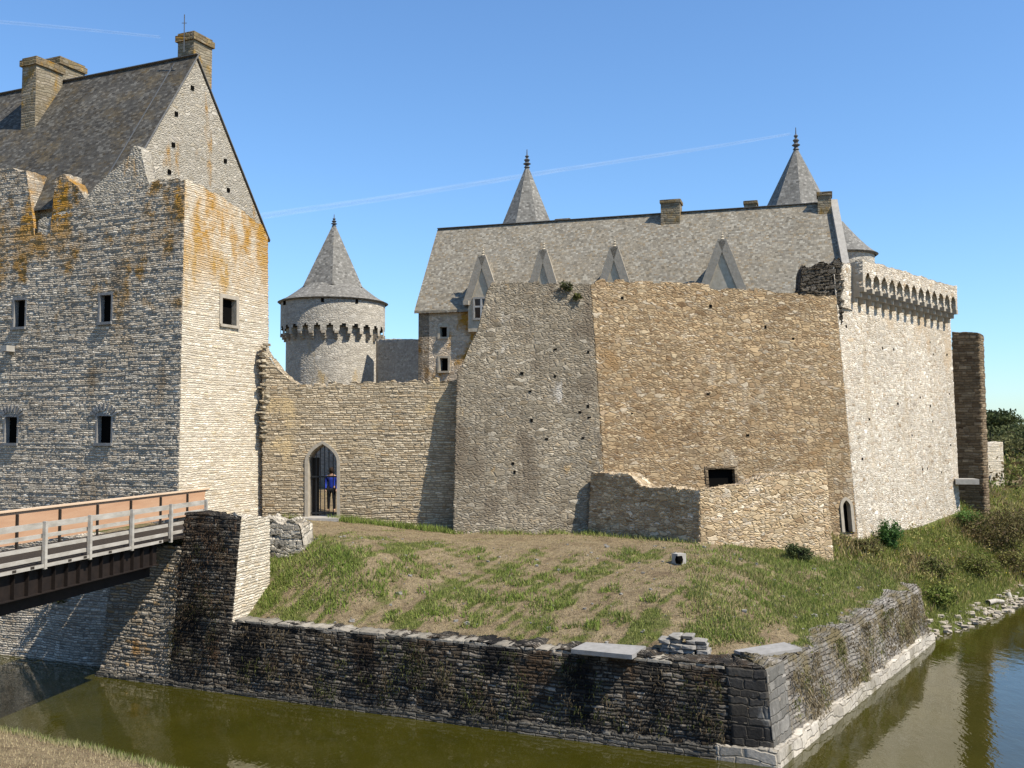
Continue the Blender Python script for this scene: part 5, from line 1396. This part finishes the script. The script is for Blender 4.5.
wall_plant(577, 297, Wgrey, .15, 42, 'smaller yellowish plant tuft just below the grey wall top', (.10, .10, .03))
wall_plant(60, 593, Wlw, .35, 43, 'dark weed clump growing on the moat wall under the bridge', (.05, .055, .02))
# dead stems and creepers hanging on the moat walls
r = np.random.default_rng(51)
def creepers(W, s0, s1, z0, z1, n, cols, name, label, hl=(.1, .4), down=True, off=.06):
    nc = n // 45; cs = r.uniform(s0, s1, nc); cz = r.uniform(z0, z1, nc)
    s = np.repeat(cs, 45) + r.normal(0, .14, nc * 45); z = np.repeat(cz, 45) + r.normal(0, .16, nc * 45)
    s = np.clip(s, s0, s1); z = np.clip(z, max(z0 - .2, .12), z1)
    p = W.pos(s, z) + W.n * (off + r.uniform(0, .10, len(s)))[:, None]
    ci = r.integers(0, len(cols), nc); c = np.repeat(np.array(cols)[ci], 45, 0) * r.uniform(.6, 1.4, (nc * 45, 1))
    oo = blades(name, p, r.uniform(*hl, len(s)), c, r, width=.013, lean=.4, down=down, normal=W.n)
    tag(oo, label, 'creeper', kind='stuff')
creepers(Wm, 4.9, Wm.L - 1.0, .35, 1.8, 3600, [(.05, .035, .02), (.08, .06, .035), (.035, .04, .012), (.11, .085, .05), (.06, .065, .02), (.022, .016, .012)], 'dead_creepers', 'withered brown creepers hanging over the dark moat wall', hl=(.04, .15))
creepers(Ws, 1.4, Ws.L - .2, .4, 1.75, 5200, [(.20, .16, .085), (.14, .11, .06), (.12, .12, .04), (.26, .21, .13), (.10, .075, .04)], 'dry_stems', 'dry straw-coloured stems covering the sunlit moat wall side', hl=(.04, .15))
creepers(Wa, s182, a_c - .1, .6, ztopA - .1, 2600, [(.05, .035, .02), (.08, .05, .03), (.03, .03, .012), (.018, .013, .010)], 'abutment_creepers', 'withered dark creepers covering the front of the abutment', hl=(.03, .13))
# trees at the right behind the outwork
tr = [(992, 452, 105, 5.6, 2.6, (0.06, 0.075, 0.027), 'dark flat-topped pine behind the small pale turret', .16, .82, 2600),
      (1012, 455, 118, 4.2, 3.4, (0.09, 0.099, 0.036), 'olive round-crowned tree at the right edge behind the turret', .36, .62, 2600),
      (1030, 458, 100, 4.2, 3.2, (0.068, 0.078, 0.027), 'dark tree cut by the right photo edge', .36, .6, 2200),
      (1000, 460, 88, 3.2, 2.4, (0.083, 0.083, 0.03), 'low dark bushy tree right behind the pale turret', .42, .55, 2000),
      (1021, 462, 84, 3.0, 2.4, (0.112, 0.112, 0.042), 'yellowish low tree nearest the bank at the right edge', .42, .55, 2000),
      (975, 455, 112, 4.4, 3.2, (0.075, 0.084, 0.03), 'tree mostly hidden behind the brown buttress', .36, .62, 2000)]
for i, (u, v, Y, hh, rx, col, lab, fl, cz, nn) in enumerate(tr):
    b_ = P(u, v, Y); b_[2] = float(ground_h(b_[0], b_[1]))
    tree('pine_tree' if i == 0 else 'tree', b_, hh, rx, nn, col, lab, 60 + i, group='trees beyond the castle', flat=fl, leaf=.15, cz=cz)
# distant wood
r = np.random.default_rng(77)
nw = 9000; xx = r.uniform(140, 480, nw); yy = 420 + r.normal(0, 25, nw); zz = ground_h(xx, yy) + r.uniform(0, 1, nw) * (6 + 2.5 * np.sin(xx * .06) + 1.5 * np.sin(xx * .17 + 1))
V, Fc, cc = leaf_quads(np.stack([xx, yy, zz], 1), 1.3, np.array([[.05, .065, .03]]) * r.uniform(.6, 1.3, (nw, 1)), r)
oo = mesh_obj('distant_wood', V, Fc, 'leaf', None, vuv=np.zeros((len(V), 2)), col=cc); tag(oo, 'far wood on the skyline at the right edge', 'wood', kind='stuff')
r = np.random.default_rng(91); m = MB()
px_, py_ = r.uniform(-9, 12, 420), r.uniform(22, 33, 420); k = (poly_sd(px_, py_, ISL) > .5) & footprint_free(px_, py_)
for i, (a_, b_) in enumerate(zip(px_[k], py_[k])):
    q_ = .025 + .07 * r.random() ** 3; m.stone((a_, b_, float(ground_h(a_, b_)) + q_ * .2), (q_ * 1.5, q_ * 1.2, q_ * .8), i, r.uniform(0, 3), .3)
oo = m.build('pebbles', 'stack_stone', None); tag(oo, 'small loose pebbles scattered over the dry mound', 'pebbles', kind='stuff')
# grass of the near bank
r = np.random.default_rng(88)
x, y = area_pts(60000, -14, -4, 16, 24.2, r); db = poly_sd(x, y, BANK)
k = (db > .02) & (r.random(len(x)) < np.where(db < .6, .9, .35)); x, y, db = x[k], y[k], db[k]; n = len(x)
gk = np.clip(1.1 - db * 1.6 + r.normal(0, .2, n), 0, 1)[:, None]
cols = (np.array([.38, .31, .18]) * (1 - gk) + gk * np.array([.13, .19, .035])) * r.uniform(.7, 1.25, (n, 1))
h = np.where(db < .75, r.uniform(.06, .2, n), r.uniform(.03, .09, n))
oo = blades('bank_grass', np.stack([x, y, ground_h(x, y) - .01], 1), h, cols, r, width=.009); tag(oo, 'green fringe and dry grass of the near bank at lower left', 'grass', kind='stuff')

# ------------------------------------------------------------------ contrails: thin ice-cloud ribbons high up
cm, t, b, out = new_mat('contrail_ice')
pos = t.n('ShaderNodeTexCoord').outputs['Generated']
b.inputs['Base Color'].default_value = (.9, .92, .95, 1)
f = t.noise(pos, 14, 4, .6)
ge = t.n('ShaderNodeNewGeometry'); lw = t.m('ABSOLUTE', t.n('ShaderNodeVectorMath', {0: ge.outputs['Normal'], 1: ge.outputs['Incoming']}, operation='DOT_PRODUCT').outputs['Value'])
al = t.m('MULTIPLY', t.m('POWER', lw, 1.6), t.ss(f, .30, .7, .05, .13))
trn = t.n('ShaderNodeBsdfTransparent')
mx = t.n('ShaderNodeMixShader', {0: al, 1: trn.outputs[0], 2: b.outputs[0]}); t.nt.links.new(mx.outputs[0], out.inputs[0])
MAT['contrail'] = cm
def contrail(pts, Y, rad, label):
    m = MB(); limb(m, [P(u, v, Y) for u, v in pts], rad[0], rad[1], 10); oo = m.build('contrail', 'contrail', None, smooth=True); tag(oo, label, 'contrail')
contrail([(-40, 19), (20, 23.5), (90, 30), (160, 37)], 9000, (22, 14), 'short sharp white contrail at the top left corner of the sky')
contrail([(262, 216), (400, 196), (560, 170), (700, 149), (790, 134)], 9000, (34, 14), 'long faint white contrail slanting above the castle roofs')

# ------------------------------------------------------------------ light, sky, camera
ELEV = 52.0; s_h = nrm([.862, -.507])
sdir = np.array([*(s_h * math.cos(math.radians(ELEV))), math.sin(math.radians(ELEV))])
sun = bpy.data.lights.new('sun', 'SUN'); sun.energy = 5.0; sun.angle = math.radians(.53); sun.color = (1.0, .935, .825)
so = bpy.data.objects.new('sun', sun); COL.objects.link(so)
so.rotation_euler = Vector((-sdir).tolist()).to_track_quat('-Z', 'Y').to_euler(); so.location = (20, -10, 60)
w = bpy.data.worlds.new('World'); SC.world = w; w.use_nodes = True
nt = w.node_tree; bg = nt.nodes['Background']; sky = nt.nodes.new('ShaderNodeTexSky'); sky.sky_type = 'NISHITA'; sky.sun_disc = False
sky.sun_elevation = math.radians(ELEV); sky.sun_rotation = math.atan2(s_h[0], s_h[1]); sky.altitude = 0; sky.air_density = 1.1; sky.dust_density = .3; sky.ozone_density = 4.0
tw = NT(nt); nt.links.new(tw.mix(1.0, sky.outputs[0], (.88, 1.11, 1.30, 1), 'MULTIPLY'), bg.inputs[0]); bg.inputs[1].default_value = .095
cam = bpy.data.cameras.new('camera'); co = bpy.data.objects.new('camera', cam); COL.objects.link(co); SC.camera = co
co.location = CAM.tolist(); co.rotation_euler = (math.pi / 2 + PITCH, 0, 0)
cam.sensor_width = 36; cam.lens = 36 * F / 1024; cam.clip_start = .1; cam.clip_end = 30000
SC.view_settings.view_transform = 'Standard'; SC.view_settings.look = 'None'; SC.view_settings.exposure = .68; SC.view_settings.gamma = 1
SC.cycles.max_bounces = 6; SC.cycles.transparent_max_bounces = 8
